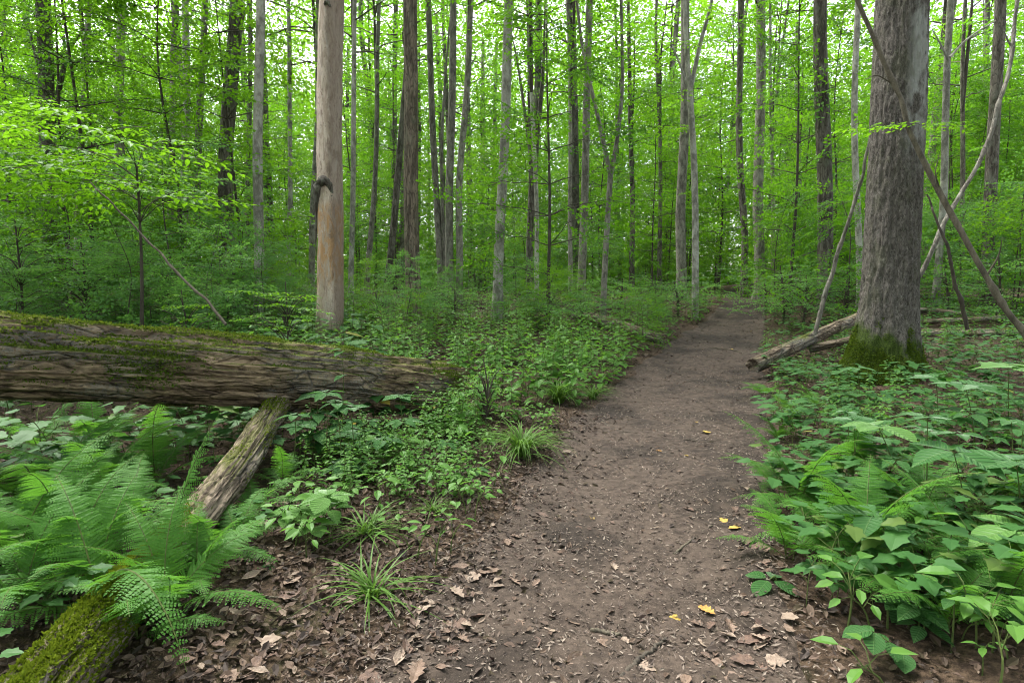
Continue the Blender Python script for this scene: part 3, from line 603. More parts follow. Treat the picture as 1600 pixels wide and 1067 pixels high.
small_log((1176, 574), 8.1, (1346, 494), 10.0, 20, 'weathered log slanting up from path edge to the big mossy tree')
small_log((1262, 545), 9.0, (1352, 527), 8.6, 13, 'short dark log lying under the slanting one beside the big tree')
small_log((1432, 523), 10.6, (1640, 520), 10.2, 16, 'long reddish log lying behind the big mossy tree')
small_log((1432, 484), 12.5, (1650, 505), 11.6, 9, 'slim branch lying farthest back behind the big tree')
small_log((1425, 505), 11.6, (1560, 497), 11.2, 8, 'thin branch crossing between the logs behind the big tree')
small_log((640, 655), 5.3, (820, 640), 6.1, 7, 'thin pale branch lying in the leaves by the grass tufts')
# stub of rotten wood where limb and log meet
log_thing('wood_stub', at(436, 640, 4.95), at(512, 604, 5.0), .11, .05, 'splintered rotten wood stub where the two logs meet', M_LOG1, 60, 30, .03, 0, 'wood', .3)

# ---------------------------------------------------------------- leaning poles
def pole(name, pts, w0, w1, label, mat_, cat='pole', twigs=()):
    Pw = [at(px, py, Y) for px, py, Y in pts]; o = Pw[0]; e = put(name, loc=o, label=label, cat=cat); c = curve([p-o for p in Pw], 60); ym = np.mean([p[2] for p in pts])
    acc = Acc(); sd = U(0, 50); r = np.linspace(w0, w1, 60)*.27/FPX*ym; c = c + np.stack([.02*vnoise(np.arange(60)*.22+sd, q_) for q_ in (1.3, 5.7, 9.1)], -1); k_ = rng.integers(5, 55, 7); r[k_] *= 1.25
    tube(acc, c, r, 10, 0, True, lambda u, th: .3*r[:, None]*fbm(np.cos(th)+sd, np.sin(th), u*30, 3)); put('stem', acc.build('stem', [mat_], True), e)
    for tp, tw in twigs:
        acc = Acc(); q = curve([at(px, py, Y)-o for px, py, Y in tp], 16); tube(acc, q, np.linspace(tw, tw*.3, 16)*.33/FPX*ym, 6); put('side_branch', acc.build('side_branch', [mat_], True), e)
    return e
POLE1 = pole('leaning_pole', [(1628, 575, 6.0), (1600, 518, 6.1), (1540, 430, 6.3), (1440, 240, 6.7), (1395, 130, 6.9), (1338, 0, 7.0), (1290, -110, 7.1)], 17, 10, 'long dark leaning pole crossing in front of the big mossy tree', M_POLE, twigs=[([(1541, 432, 6.3), (1560, 400, 6.2), (1566, 372, 6.1)], 5), ([(1396, 132, 6.9), (1370, 118, 6.9), (1352, 125, 6.8)], 4), ([(1470, 300, 6.6), (1462, 270, 6.5), (1468, 240, 6.5)], 4)])
pole('leaning_pole', [(1415, 470, 8.6), (1440, 425, 8.6), (1475, 350, 8.6), (1530, 250, 8.7), (1566, 150, 8.8), (1584, 60, 8.9), (1592, -60, 9.0)], 13, 8, 'pale leaning pole curving up right of the big mossy tree', M_BARK['grey'], twigs=[([(1583, 75, 8.9), (1574, 62, 8.9), (1566, 40, 8.9)], 6)])
pole('leaning_pole', [(1272, 522, 8.9), (1300, 425, 8.9), (1330, 330, 8.8), (1350, 260, 8.7), (1364, 190, 8.6)], 13, 6, 'pale thin pole propped against the left side of the big tree', M_BARK['grey'])
pole('leaning_pole', [(1512, 515, 8.2), (1495, 450, 8.2), (1480, 385, 8.2), (1462, 340, 8.3), (1448, 305, 8.4)], 11, 4, 'short dark crooked stick standing right of the big tree', M_TWIG)
pole('leaning_pole', [(352, 505, 6.6), (300, 448, 6.8), (240, 388, 7.0), (190, 335, 7.1), (140, 285, 7.2)], 8, 4, 'thin bare leaning pole behind the huge log on the left', M_POLE)

acc = Acc(); o1 = np.array(POLE1.location)      # leafy twig growing across the big trunk
tw0, tw1 = at(1436, 195, 6.72)-o1, at(1325, 205, 6.2)-o1
for f, az in ((.0, 3.3), (.35, 2.9), (.6, 3.4), (0, -.1)): add_spray(acc, SPR_BIG[int(f*5) % 4], tw0+(tw1-tw0)*f, az, 0.02, .5, 0, OVATE)
put('leafy_twig', acc.build('leafy_twig', [M_YOUNG, M_TWIG]), POLE1)

# ---------------------------------------------------------------- more trees: young trees, saplings, far wood
def frustum(px, Y): return np.array([(px-800)/FPX*Y, Y])
clear = [(at(t[0], 470, t[1])[0], t[1], .5) for t in TREES] + [(xsn, YS, .6), (xb, YB, .9)]
def free(x, y, r):
    if float(pdist(x, y)) > -r: return False
    return all((x-a)**2+(y-b)**2 > (r+c)**2*.6 for a, b, c in clear)
ANCH = ['thick forked trunk at far left', 'grey trunk right of the left fork', 'grey trunk above the sapling stem', 'leftmost of three close trunks', 'middle of three close trunks', 'rightmost of three close trunks', 'thick dark left trunk', 'slim dark trunk behind the speckled one', 'pale speckled trunk', 'thin pale trunk left of the snag', 'slim trunk touching the snag', 'whitish trunk right of the snag', 'slim trunk leaning right past the snag', 'dark leaning trunk by the brown one', 'thick brown trunk', 'curved grey trunk', 'straight grey trunk of the cluster', 'rightmost trunk of the central cluster', 'pale central trunk', 'dark forked trunk', 'thin pale stem by the forked trunk', 'thin grey trunk beyond the thin log', 'grey trunk left of the Y-shaped tree', 'slim dark trunk right of the Y-shaped tree', 'thin far trunk before the path', 'grey trunk behind the pale forked stem', 'dark slim trunk at path end', 'thick grey trunk at path end', 'thin far trunk right of path end', 'slim far trunk right of the path', 'thick dark trunk left of the big tree', 'slim trunk behind the big mossy tree', 'pale trunk right of the big tree', 'thin dark trunk at the right', 'thick dark trunk near the right edge', 'trunk at the right edge', 'trunk beyond the left edge']
def anchored(what, x, y):
    px = 800+FPX*x/y; k = min(range(len(TREES)), key=lambda q: abs(TREES[q][0]-px)); return '%s %s %s' % (what, 'left of the' if px < TREES[k][0] else 'right of the', ANCH[k])
def place_young(n, y0, y1, pxlo, pxhi, lib, name, label, group, r, s0, s1, pw=1.0, ban=None):
    k = 0; tries = 0
    while k < n and tries < 4000:
        tries += 1; Y = y0+(y1-y0)*rng.random()**pw; px = U(pxlo, pxhi); x, y = frustum(px, Y)
        if not free(x, y, r) or (ban and ban(px, Y)): continue
        clear.append((x, y, r)); tm, cm = lib[rng.integers(len(lib))]; sc_ = U(s0, s1)
        e = put(name, None, None, (x, y, float(h(x, y))), (0, 0, U(0, 6.28)), sc_, anchored(label, x, y), 'tree', group); put('trunk', tm, e); put('crown', cm, e); k += 1
ban1 = lambda px, Y: (Y < 13 and 380 < px < 1330)
place_young(13, 13, 21, -250, 1850, YOUNG, 'young_tree', 'slender young leafy tree just', 'young trees among the nearer trunks', .5, .75, 1.1, 1, ban1)
place_young(165, 23.5, 50, -250, 1850, YOUNG, 'young_tree', 'slim leafy tree far back', 'young trees farther back', .5, .85, 1.35)
place_young(17, 9.5, 18, -250, 480, SAPL, 'sapling', 'low bushy green sapling', 'saplings on the left', .4, .7, 1.15, 1, lambda px, Y: Y < 12 and px > 330)
place_young(26, 10, 22, 1210, 1900, SAPL, 'sapling', 'low bushy dark sapling', 'saplings on the right', .4, .6, 1.05, 1, lambda px, Y: Y < 12.5 and px < 1600)
place_young(34, 22, 44, 480, 1300, SAPL, 'sapling', 'low far sapling', 'saplings in the middle distance', .4, .6, 1.1)
place_young(18, 10.5, 18, 330, 1110, [SAPL[q] for q in (0, 3, 1)], 'sapling', 'knee-high leafy shrub', 'low shrubs among the herbs', .3, .28, .5)
place_young(16, 8.5, 12, -150, 420, [SAPL[q] for q in (0, 3)], 'sapling', 'dense low shrub behind the log', 'low shrubs behind the huge log', .3, .4, .62)
FART = [trunk_mesh((0, 0, 0), (U(-.5, .5), U(-.5, .5), 10), U(.10, .24), 20, 8, .5, .3, .02, .05, M_FAR) for _ in range(6)]
n = 0
while n < 120:
    Y = 24+56*rng.random()**.8; px = U(-200, 1800); x, y = frustum(px, Y)
    if not free(x, y, .35): continue
    clear.append((x, y, .35)); sc_ = U(.85, 1.15); me, P = FART[rng.integers(6)]
    e = put('far_tree', None, None, (x, y, float(h(x, y))), (0, 0, U(0, 6.28)), sc_, anchored('tall slim tree farthest back', x, y), 'tree', 'tall trees far back in the wood')
    put('trunk', me, e); put('crown', CROWN[rng.integers(5)], e, P[np.argmin(abs(P[:, 2]-9))], (0, 0, U(0, 6.28)), U(.95, 1.15)); n += 1
for q in range(44):                         # unseen trees added beside and behind the camera to shade the foreground
    while True:
        x, y = U(-22, 22), U(-24, 7)
        if free(x, y, .6) and (abs(x) > 1.35*y+3.2 or y < -3): break
    clear.append((x, y, 1.4)); me, P = FART[rng.integers(6)]
    e = put('unseen_shade_tree', None, None, (x, y, float(h(x, y))), (0, 0, U(0, 6.28)), U(.9, 1.2), 'tall tree outside the picture, added to shade the foreground', 'tree', 'unseen trees added for shade')
    put('trunk', me, e); put('crown', CROWN[rng.integers(5)], e, P[np.argmin(abs(P[:, 2]-9))], (0, 0, U(0, 6.28)), U(.95, 1.15))
acc = Acc(); n = 520000; Yf = rng.uniform(50, 100, n); xf = (rng.random(n)*2-1)*1.15*Yf; zf = 30*rng.random(n)**1.3
k = (fbm(xf*.16, Yf*.16, zf*.22, 3) > -.30 + .32*(zf/30)) ; xf, Yf, zf = xf[k], Yf[k], zf[k]; n = len(xf)
az = rng.random(n)*6.28; D = np.stack([np.cos(az), np.sin(az), rng.normal(-.1, .25, n)], -1); N = np.stack([rng.normal(0, .5, n), rng.normal(0, .5, n), np.ones(n)], -1)
add_leaves(acc, np.stack([xf, Yf, .9+zf], -1), D, N, rng.uniform(.3, .62, n), QUAD)
put('far_woodland', acc.build('far_woodland', [M_YOUNG]), kind='stuff', label='mass of bright foliage at the far end of the wood')

# bright maple sapling on the left and small bright saplings behind the log
def spray_sapling(name, px, pyb, Y, tip, sprs, label, mat_, w=5, tmpl=OVATE, lib=None, leaf_sc=1.0):
    x = at(px, pyb, Y)[0]; o = np.array([x, Y, float(h(x, Y))]); e = put(name, loc=o, label=label, cat='sapling')
    top = at(*tip, Y)-o; q = curve([(0, 0, -.05), top*.5+np.array([.04, 0, 0]), top], 20); acc = Acc(); tube(acc, q, np.linspace(w, w*.35, 20)*.5/FPX*Y, 7); put('stem', acc.build('stem', [M_TWIG], True), e)
    acc = Acc()
    for (a_, b_, dy, az, pit, s_) in sprs:
        p = at(a_, b_, Y+dy)-o; j = q[np.argmin(np.linalg.norm(q-(p+np.array([0, 0, -.25])), axis=1))]
        if np.linalg.norm(j-p) < .9: tube(acc, curve([j, (j+p)/2+np.array([0, 0, .06]), p], 8), np.linspace(.008, .004, 8), 4, 1)
        add_spray(acc, (lib or SPR_BIG)[rng.integers(4)], p, az, pit, s_, rng.normal(0, .12), tmpl)
    put('crown', acc.build('crown', [mat_, M_TWIG]), e); return e
sp = []
for q in range(110):
    a_ = U(-150, 235); b_ = 165 + (235-a_)*.0 + U(0, 135) + max(0, (a_-150))*.35; sp.append((a_, b_, U(-1.2, 1.4), U(2.4, 4.2) if rng.random() < .65 else U(-.8, .8), U(-.15, .12), U(.7, 1.05)))
for q in range(8): sp.append((U(180, 300), U(215, 330), U(-.5, .6), U(-1.0, 1.0), U(-.1, .1), U(.45, .7)))
spray_sapling('maple_sapling', 213, 480, 8.0, (214, 262), sp, 'bright green sapling with thin stem and broad leaf layers at upper left', M_YOUNG, 7)
spray_sapling('maple_sapling', 440, 525, 7.2, (446, 440), [(440+U(-45, 45), 455+U(0, 60), U(-.4, .4), U(0, 6.28), U(-.1, .3), U(.28, .45)) for _ in range(16)], 'small bright leafy sapling behind the log, left of the snag', M_YOUNG, 4)
spray_sapling('maple_sapling', 285, 500, 7.4, (283, 452), [(285+U(-40, 50), 462+U(0, 40), U(-.4, .4), U(0, 6.28), U(-.1, .3), U(.28, .4)) for _ in range(10)], 'low bright seedling behind the log near the leaning pole', M_YOUNG, 3)
spray_sapling('maple_sapling', 757, 660, 5.6, (755, 560), [(757+U(-28, 28), 575+U(0, 60), U(-.2, .2), U(0, 6.28), U(-.1, .3), U(.18, .27)) for _ in range(12)], 'yellow-green seedling right of the broken end of the huge log', M_YOUNG, 4)
for px, Y, hh, nn, lab in ((30, 9.2, 345, 26, 'dark green bush at the left edge under the maple sapling'), (130, 9.8, 375, 26, 'dense blue-green bush behind the huge log, left of the thin stem'), (255, 11, 395, 22, 'dense blue-green bush behind the huge log, right of the thin stem'), (-70, 8.3, 330, 24, 'dark bush cut by the left edge of the picture'),
                       (1020, 14.5, 430, 24, 'dark leafy bush left of the path near its far end'), (965, 15.5, 435, 20, 'dark bush beside the stem of the Y-shaped tree'), (1060, 15, 440, 18, 'small dark bush behind the pale forked stem'), (1225, 13.5, 415, 26, 'dark bush on the right side of the path end'), (1255, 12.5, 430, 22, 'leafy bush left of the propped pale pole'), (1320, 13, 400, 20, 'dark bush between dark trunk and big mossy tree'), (1560, 12, 400, 26, 'shaded bush at the right behind the fallen branches'), (1480, 13, 420, 20, 'shaded low bush behind the branches right of the big tree'), (585, 12.6, 455, 18, 'low bush right of the snag among the herbs'), (705, 13.4, 452, 18, 'low bush at the feet of the central trunk cluster'), (855, 12.8, 455, 18, 'low bush under the dark forked trunk'), (905, 11.4, 470, 16, 'low bush behind the thin grey log'), (1195, 15.5, 440, 20, 'dark bush beside the thick grey trunk at path end'), (350, 10.5, 440, 20, 'low green bush behind the leaning pole on the left')):
    x = at(px, 480, Y)[0]; top = hh; bot = 480
    spray_sapling('bush', px, 490, Y, (px+U(-8, 8), top), [(px+rng.normal(0, 42), U(top, bot+5), U(-.9, .9), U(0, 6.28), U(-.25, .4), U(.4, .7)) for _ in range(nn*2)], lab, M_SHRUB, 5, QUAD, SPR)

# ---------------------------------------------------------------- herbs
def nettle(hh, mat_, tmpl=OVATE, lf=.085):
    st = curve([(0, 0, -.03), (U(-.03, .03), U(-.03, .03), hh*.5), (U(-.08, .08), U(-.08, .08), hh)], 8); s_ = Acc(); tube(s_, st, np.linspace(.004, .0015, 8), 4)
    Pp, D, N, S = [], [], [], []; n = int(hh/.055)
    for q in range(n):
        t = .15+.85*q/n; p = st[min(7, int(t*7.5))]*1.0; p = np.array([np.interp(t, np.linspace(0, 1, 8), st[:, c]) for c in range(3)])
        for sgn in (0, math.pi):
            if rng.random() < .12: continue
            az = q*1.57+sgn+rng.normal(0, .35); k = lf*(1.1-.75*max(0, t-.4)/.6)*U(.75, 1.2)
            d = np.array([math.cos(az), math.sin(az), U(-.35, .3)]); Pp.append(p+d*.02); D.append(d); N.append((rng.normal(0, .2), rng.normal(0, .2), 1)); S.append(k)
    f_ = Acc(); add_leaves(f_, Pp, D, N, S, tmpl); return (s_, st), f_, (Pp, D, N, S)
def whorl(hh, nl, lf, tmpl):
    lean = (U(-.1, .1), U(-.1, .1)); st = curve([(0, 0, -.03), (lean[0]*.3, lean[1]*.3, hh*.6), (lean[0], lean[1], hh)], 8); s_ = Acc(); tube(s_, st, np.linspace(.004, .002, 8), 4)
    Pp, D, N, S = [], [], [], []
    for q in range(nl):
        az = q*2.4+U(-.3, .3); t = U(.5, 1); p = st[int(t*7)]; ln = U(.06, .2)*hh/.35; d = np.array([math.cos(az), math.sin(az), 0]); e_ = p+d*ln+np.array([0, 0, U(.02, .09)])
        tube(s_, [p, (p+e_)/2+np.array([0, 0, .015]), e_], [.0018, .0015, .001], 3); Pp.append(e_); D.append(d+np.array([0, 0, U(-.25, .1)])); N.append((rng.normal(0, .16), rng.normal(0, .16), 1)); S.append(lf*U(.7, 1.25))
    return (s_, st), None, (Pp, D, N, S)
def lib_of(gen, mat_, tmpl, n=6):
    out = []
    for _ in range(n):
        (s_, st), f_, L = gen(); a_ = Acc(); add_leaves(a_, *L, tmpl); V = np.concatenate(s_.V); b_ = Acc(); b_.add(V, np.concatenate(s_.F[4]))
        out.append((b_.build('herb_stem', [M_STEM]), a_.build('herb_foliage', [mat_]), V, np.concatenate(s_.F[4]), np.concatenate(a_.V), np.concatenate(a_.F[tmpl[1].shape[1]]), L))
    return out
NETT = lib_of(lambda: nettle(U(.55, .85), M_HERB, lf=.11), M_HERB, OVATE)
WHOR = lib_of(lambda: whorl(U(.25, .42), rng.integers(7, 11), .12, LOBED), M_DARKHERB, LOBED)
WHO5 = lib_of(lambda: whorl(U(.22, .4), rng.integers(5, 9), .17, PALM), M_DARKHERB, PALM)
SEED = lib_of(lambda: whorl(U(.10, .18), rng.integers(4, 7), .07, OVATE), M_HERB, OVATE)
TUFT = [G(*q)[:2] for q in ((815, 715), (872, 630), (926, 624), (572, 838), (580, 935), (676, 800))]
def logs_ok(x, y):
    if any((x-a)**2+(y-b-d_)**2 < r_*r_ for a, b in TUFT for d_, r_ in ((0, .22), (-.35, .22))): return False
    for A, B, r in ((LOG_A, LOG_B, .42), (A2, B2, .26), (at(880, 492, 13.8), at(1037, 531, 11.0), .3), (at(905, 505, 12.6), at(1045, 545, 10.2), .4)):
        A_, B_ = A[:2], B[:2]; t = np.clip(np.dot(np.array([x, y])-A_, B_-A_)/np.dot(B_-A_, B_-A_), 0, 1)
        if np.linalg.norm(np.array([x, y])-(A_+(B_-A_)*t)) < r: return False
    return all((x-a)**2+(y-b)**2 > c*c for a, b, c in ((xsn, YS, .3), (xb, YB, .62)))
def herb_field(lib, name, label, group, stuff_label, pts, s0, s1, cap=300):
    pts = sorted(pts, key=lambda p: p[1]); rest = Acc()
    for q, (x, y) in enumerate(pts):
        L = lib[rng.integers(len(lib))]; sc_ = U(s0, s1); z = float(h(x, y)); a_ = U(0, 6.28)
        if q < cap:
            e = put(name, None, None, (x, y, z), (rng.normal(0, .08), rng.normal(0, .08), a_), sc_, label, 'plant', group); put('stem', L[0], e); put('foliage', L[1], e)
        else:
            o = np.array([x, y, z]); rest.add(rotz(L[2]*sc_, a_)+o, L[3], 1); rest.add(rotz(L[4]*sc_, a_)+o, L[5], 0)
    if len(pts) > cap: put('undergrowth', rest.build('undergrowth', [lib[0][1].materials[0], M_STEM]), kind='stuff', label=stuff_label)
def field(n, y0, y1, xlo, xhi, gap, cond=None, pw=1.0):
    out = []; t = 0
    while len(out) < n and t < n*12:
        t += 1; y = y0+(y1-y0)*rng.random()**pw; lo_, hi_ = xlo(y), xhi(y); x = lo_+(hi_-lo_)*rng.random()
        if float(pdist(x, y)) > -gap*(.5+rng.random()) or not logs_ok(x, y) or (cond and not cond(x, y)): continue
        out.append((x, y))
    return out
Yl = lambda y: y*(LOG_B[0]-LOG_A[0])
def logy(x): return LOG_A[1]+(x-LOG_A[0])/(LOG_B[0]-LOG_A[0])*(LOG_B[1]-LOG_A[1])
def patch(x, y): return float(fbm(x*.9, y*.9, 5.5, 2))
behind = lambda x, y: (x > LOG_B[0]+.1 and y > 5.7+ .25*max(0, x)) or (x <= LOG_B[0]+.1 and y > logy(x)+.55)
pts = field(1000, 5.7, 19, lambda y: -.62*y, lambda y: float(xl(np.array(y))), .10, lambda x, y: behind(x, y) and patch(x, y) > -.32, 1.0)
herb_field(NETT, 'nettle_plant', 'leafy upright herb in the green thicket between fallen log and path', 'herbs left of the path', 'dense green herbs farther back left of the path', pts, .75, 1.35, 180)
pts = field(240, 5.0, 13, lambda y: -1.05*y, lambda y: -.25*y, .2, lambda x, y: behind(x, y))
herb_field(WHOR, 'lobed_leaf_plant', 'herb with flat lobed leaves behind the huge fallen log', 'lobed-leaf herbs behind the huge log', 'low herbs far behind the huge fallen log', pts, 1.0, 1.9, 70)
rb = lambda x, y: not (8.6 < y < 13 and x > .60*y and rng.random() < .4)
pts = field(900, 2.2, 15, lambda y: float(xr(np.array(y))), lambda y: 1.0*y+2.6-.12*y, .10, lambda x, y: rb(x, y) and patch(x, y) > -.4, 1.15)
herb_field(WHOR, 'lobed_leaf_plant', 'low herb with flat lobed leaves on the right of the path', 'lobed-leaf herbs right of the path', 'low green herbs farther back right of the path', pts, .5, .95, 160)
pts = field(210, 2.3, 8, lambda y: float(xr(np.array(y)))+.3, lambda y: 1.0*y+2.4-.1*y, .25, lambda x, y: rb(x, y), 1.1)
herb_field(WHO5, 'five_leaflet_plant', 'dark herb with five-part leaves right of the path', 'five-leaflet herbs right of the path', '', pts, .45, .8)
pts = field(120, 4.2, 12, lambda y: float(xr(np.array(y))), lambda y: float(xr(np.array(y)))+2.2, .05, None, 1.1)
herb_field(NETT, 'nettle_plant', 'small light green herb along the right edge of the path', 'herbs along the right path edge', 'light green herbs farther up the right path edge', pts, .4, .65, 60)
front = lambda x, y: not behind(x, y) and y < logy(min(x, LOG_B[0]))+.9
pts = field(150, 2.2, 6.6, lambda y: -.42*y, lambda y: float(xl(np.array(y))), .15, lambda x, y: front(x, y) and y > 2.75 and patch(x*1.6, y*1.6) > -.1)
herb_field(SEED, 'seedling', 'small seedling in the leaf litter between the logs and the path', 'seedlings in the litter left of the path', '', pts, .6, 1.3)
pts = field(110, 3.6, 6.2, lambda y: -.42*y, lambda y: -.06*y, .3, lambda x, y: front(x, y))
herb_field(NETT, 'nettle_plant', 'low leafy herb in front of the huge log beside the limb', 'herbs in front of the huge log', 'small herbs under the huge log', pts, .35, .6, 60)
pts = field(150, 1.2, 4.2, lambda y: -1.1*y-1.6, lambda y: -.45*y, .3, lambda x, y: front(x, y) or True)
limbx = lambda y: A2[0]+(y-A2[1])/(B2[1]-A2[1])*(B2[0]-A2[0])
pts = [(x, y) for x, y in pts if y < logy(x)+.1 and not behind(x, y) and (x < limbx(y) or y > 2.9)]
herb_field(WHOR, 'lobed_leaf_plant', 'herb with lobed leaves among the ferns at lower left', 'lobed-leaf herbs among the ferns', 'herbs among the ferns', pts, .4, .75, 70)
pts = field(40, 1.7, 3.2, lambda y: float(xr(np.array(y)))+.02, lambda y: 1.0*y+.4, .1)
herb_field(SEED, 'seedling', 'small seedling on the shaded litter at lower right', 'seedlings at lower right', '', pts, .7, 1.5)

pts = []
for q in range(110):
    x = U(-4.2, -.9); y = float(logy(x))+U(-.35, .9)
    if abs(x-limbx(y)) > .2: pts.append((x, y))
herb_field(WHOR, 'lobed_leaf_plant', 'shaded herb growing underneath the huge fallen log', 'herbs underneath the huge log', 'shaded herbs under the huge log', pts, .6, 1.2, 60)
pts = [tuple(G(U(660, 760), U(630, 690))[:2]) for q in range(34)]; pts = [q for q in pts if float(pdist(*q)) < -.3]
herb_field(NETT, 'nettle_plant', 'leafy herb hiding the broken end of the huge log', 'herbs at the broken log end', '', pts, .55, .95)
pts = field(150, 8, 13.5, lambda y: .56*y, lambda y: 1.02*y, .3, None)
herb_field(NETT, 'nettle_plant', 'green herb among the fallen branches behind the big mossy tree', 'herbs behind the big mossy tree', 'herbs behind the fallen branches at right', pts, .45, .9, 40)
# ---------------------------------------------------------------- ferns
def frond(L, npair, e0, e1, wmax, twist=0.0):
    n = 34; el = e0+(e1-e0)*np.linspace(0, 1, n)**1.1; st = np.stack([np.cos(el), 0*el, np.sin(el)], -1)*L/n; C_ = np.vstack([[0, 0, 0], np.cumsum(st, 0)]); C_[:, 1] += twist*np.linspace(0, 1, n+1)**2
    acc = Acc(); tube(acc, C_, np.linspace(.0045, .001, n+1)*L/.8, 4, 1); Tt = norm(np.gradient(C_, axis=0)); Pp, D, N, S = [], [], [], []
    for q in range(npair):
        s_ = .16+.83*(q/npair)**.93; i_ = s_*n; p = np.array([np.interp(i_, np.arange(n+1), C_[:, c]) for c in range(3)]); t = Tt[int(i_)]; up = norm(np.cross(t, np.array([0, 1.0, 0]))); up = up*(1 if up[2] > 0 else -1)
        ln = wmax*min(1, ((s_-.1)/.22)**.8)*(1-((s_-.3)/.72 if s_ > .3 else 0)**1.25)*U(.82, 1.08)+.006
        for sg in (-1, 1):
            dv = norm(np.array([0, sg, 0])*1.0+t*U(.18, .5)+up*U(-.35, .08)); np_ = max(3, int(ln/.0115)); lat = norm(np.cross(up, dv))
            for k in range(np_):
                u = (k+.4)/np_; pl = min(ln*.22, .55*.83*L/npair)*(1-u)**.6*min(1, .7+u*3)+.004
                for s2 in (-1, 1):
                    Pp.append(p+dv*ln*u-up*.12*ln*u*u); D.append(lat*s2+dv*.55+up*U(-.15, .1)); N.append(up+rng.normal(0, .08, 3)); S.append(pl*1.15)
            Pp.append(p+dv*ln*.9-up*.1*ln); D.append(dv-up*.25); N.append(up); S.append(ln*.12+.004)
    T2 = (QUAD[0]*np.array([1, 1.25, .6]), QUAD[1]); add_leaves(acc, Pp, D, N, S, T2, 0)
    return acc.build('frond', [M_FERN, M_STEM])
FR = [frond(.85, 22, 1.15, -.35, .17), frond(.78, 21, .95, -.5, .16, .1), frond(.9, 23, 1.3, .15, .17, -.08), frond(.7, 20, .8, -.3, .15, .05)]
def fern(px, py, n, s_, label, Y=None, az0=None, spread=6.283, loc=None, group=None):
    g = np.asarray(loc) if loc is not None else (G(px, py) if Y is None else at(px, py, Y)); e = put('fern', loc=(g[0], g[1], float(h(g[0], g[1]))), rot=(0, 0, U(0, 6.28) if az0 is None else az0), label=label, cat='fern', group=group)
    for q in range(n): put('frond', FR[rng.integers(4)], e, (0, 0, 0), (U(-.15, .15), U(-.25, .15), spread*(q+U(-.25, .25))/n-(spread/2 if az0 is not None else 0)), s_*U(.8, 1.15))
    return e
for px, py, n, s_, lab in (
  (60, 800, 8, 1.0, 'large fern at the left edge in front of the huge log'), (165, 790, 8, .95, 'fern left of the limb log, second from the left edge'), (20, 900, 7, .9, 'fern at the left edge above the bright mossy log'),
  (120, 900, 8, .85, 'fern spilling over the mossy limb at lower left'), (245, 760, 7, .85, 'fern against the left side of the limb log'), (150, 720, 7, .8, 'upright fern with ladder-like fronds under the huge log'),
  (60, 710, 7, .8, 'shaded fern under the left end of the huge log'), (290, 700, 6, .6, 'small fern between the limb and the huge log'), (-30, 830, 7, 1.0, 'fern cut by the left edge of the picture'), (200, 850, 6, .7, 'fern overhanging the middle of the limb log'),
  (40, 960, 7, .72, 'low fern over the bright mossy log at lower left'), (262, 965, 7, .7, 'fern on the near side of the limb log at lower left'), (392, 805, 6, .6, 'fern at the right side of the limb log'), (335, 880, 6, .6, 'small fern beside the upright edge-on frond'), (95, 850, 7, .8, 'broad fern in the middle of the left fern bank'), (440, 760, 5, .5, 'small fern close to the middle of the limb log'),
  (312, 930, 6, .55, 'fern in the litter just right of the mossy limb'), (372, 850, 6, .55, 'fern beside the light green creepers near the limb'), (150, 935, 7, .75, 'fern draping over the lower limb log'), (1480, 985, 6, .55, 'small fern in the lower right corner shade'), (1570, 960, 6, .7, 'fern at the right edge, nearest the corner'), (215, 1000, 6, .6, 'fern hanging over the near mossy log, lowest at left'), (1390, 940, 7, .62, 'lowest fern at the right, among dark leaves'), (1500, 900, 7, .7, 'fern near the right edge under broad leaves'), (1205, 760, 6, .55, 'fern on the right path edge above the reaching fern'), (1330, 760, 7, .65, 'fern behind the five-leaf plant at right'), (1195, 620, 6, .5, 'small fern beside the foot of the slanting log'), (1250, 800, 8, .8, 'light green fern at the right edge of the path'), (1228, 872, 7, .68, 'fern reaching a frond over the path at lower right'), (1350, 890, 8, .85, 'fern with drooping frond at lower right'), (1300, 830, 8, .75, 'fern behind the drooping fern at lower right'), (1440, 840, 7, .75, 'fern among large dark leaves at the right'),
  (1235, 655, 6, .5, 'small fern on the right path bank below the slanting log'), (1215, 690, 6, .42, 'small fern at the right path edge, nearest the big tree'), (1275, 640, 6, .55, 'fern in front of the mossy base of the big tree'), (1560, 790, 6, .7, 'fern at the right edge of the picture'),
  (905, 590, 7, .6, 'fern beside the path behind the two far grass tufts'), (860, 575, 7, .6, 'fern in the herbs left of the path'), (950, 565, 6, .55, 'fern at the left edge of the path below the thin log')): fern(px, py, n, s_, lab)
# the two standing-out fronds at lower left: one drooping towards the viewer, one upright seen edge-on
g = at(150, 850, 2.35); tipf = at(262, 1000, 1.95); azf = math.atan2(tipf[1]-g[1], tipf[0]-g[0]); e = put('fern', loc=(g[0], g[1], float(h(g[0], g[1]))), label='fern with big drooping frond over the litter at lower left', cat='fern')
put('frond', frond(1.05, 26, 1.2, -1.1, .15, 0), e, (0, 0, 0), (0, 0, azf), 1.0)
put('frond', FR[1], e, (0, 0, 0), (0, 0, .7), .8); put('frond', FR[2], e, (0, 0, 0), (0, 0, 2.6), .9); put('frond', FR[3], e, (0, 0, 0), (0, 0, -2.2), .8)
g = G(262, 930); e = put('fern', loc=(g[0], g[1], g[2]), label='tall upright fern frond seen edge-on before the limb log', cat='fern')
put('frond', frond(.95, 26, 1.5, .95, .13, 0), e, (0, 0, 0), (0, 0, .9), .92); put('frond', FR[0], e, (0, 0, 0), (0, 0, 2.4), .6)

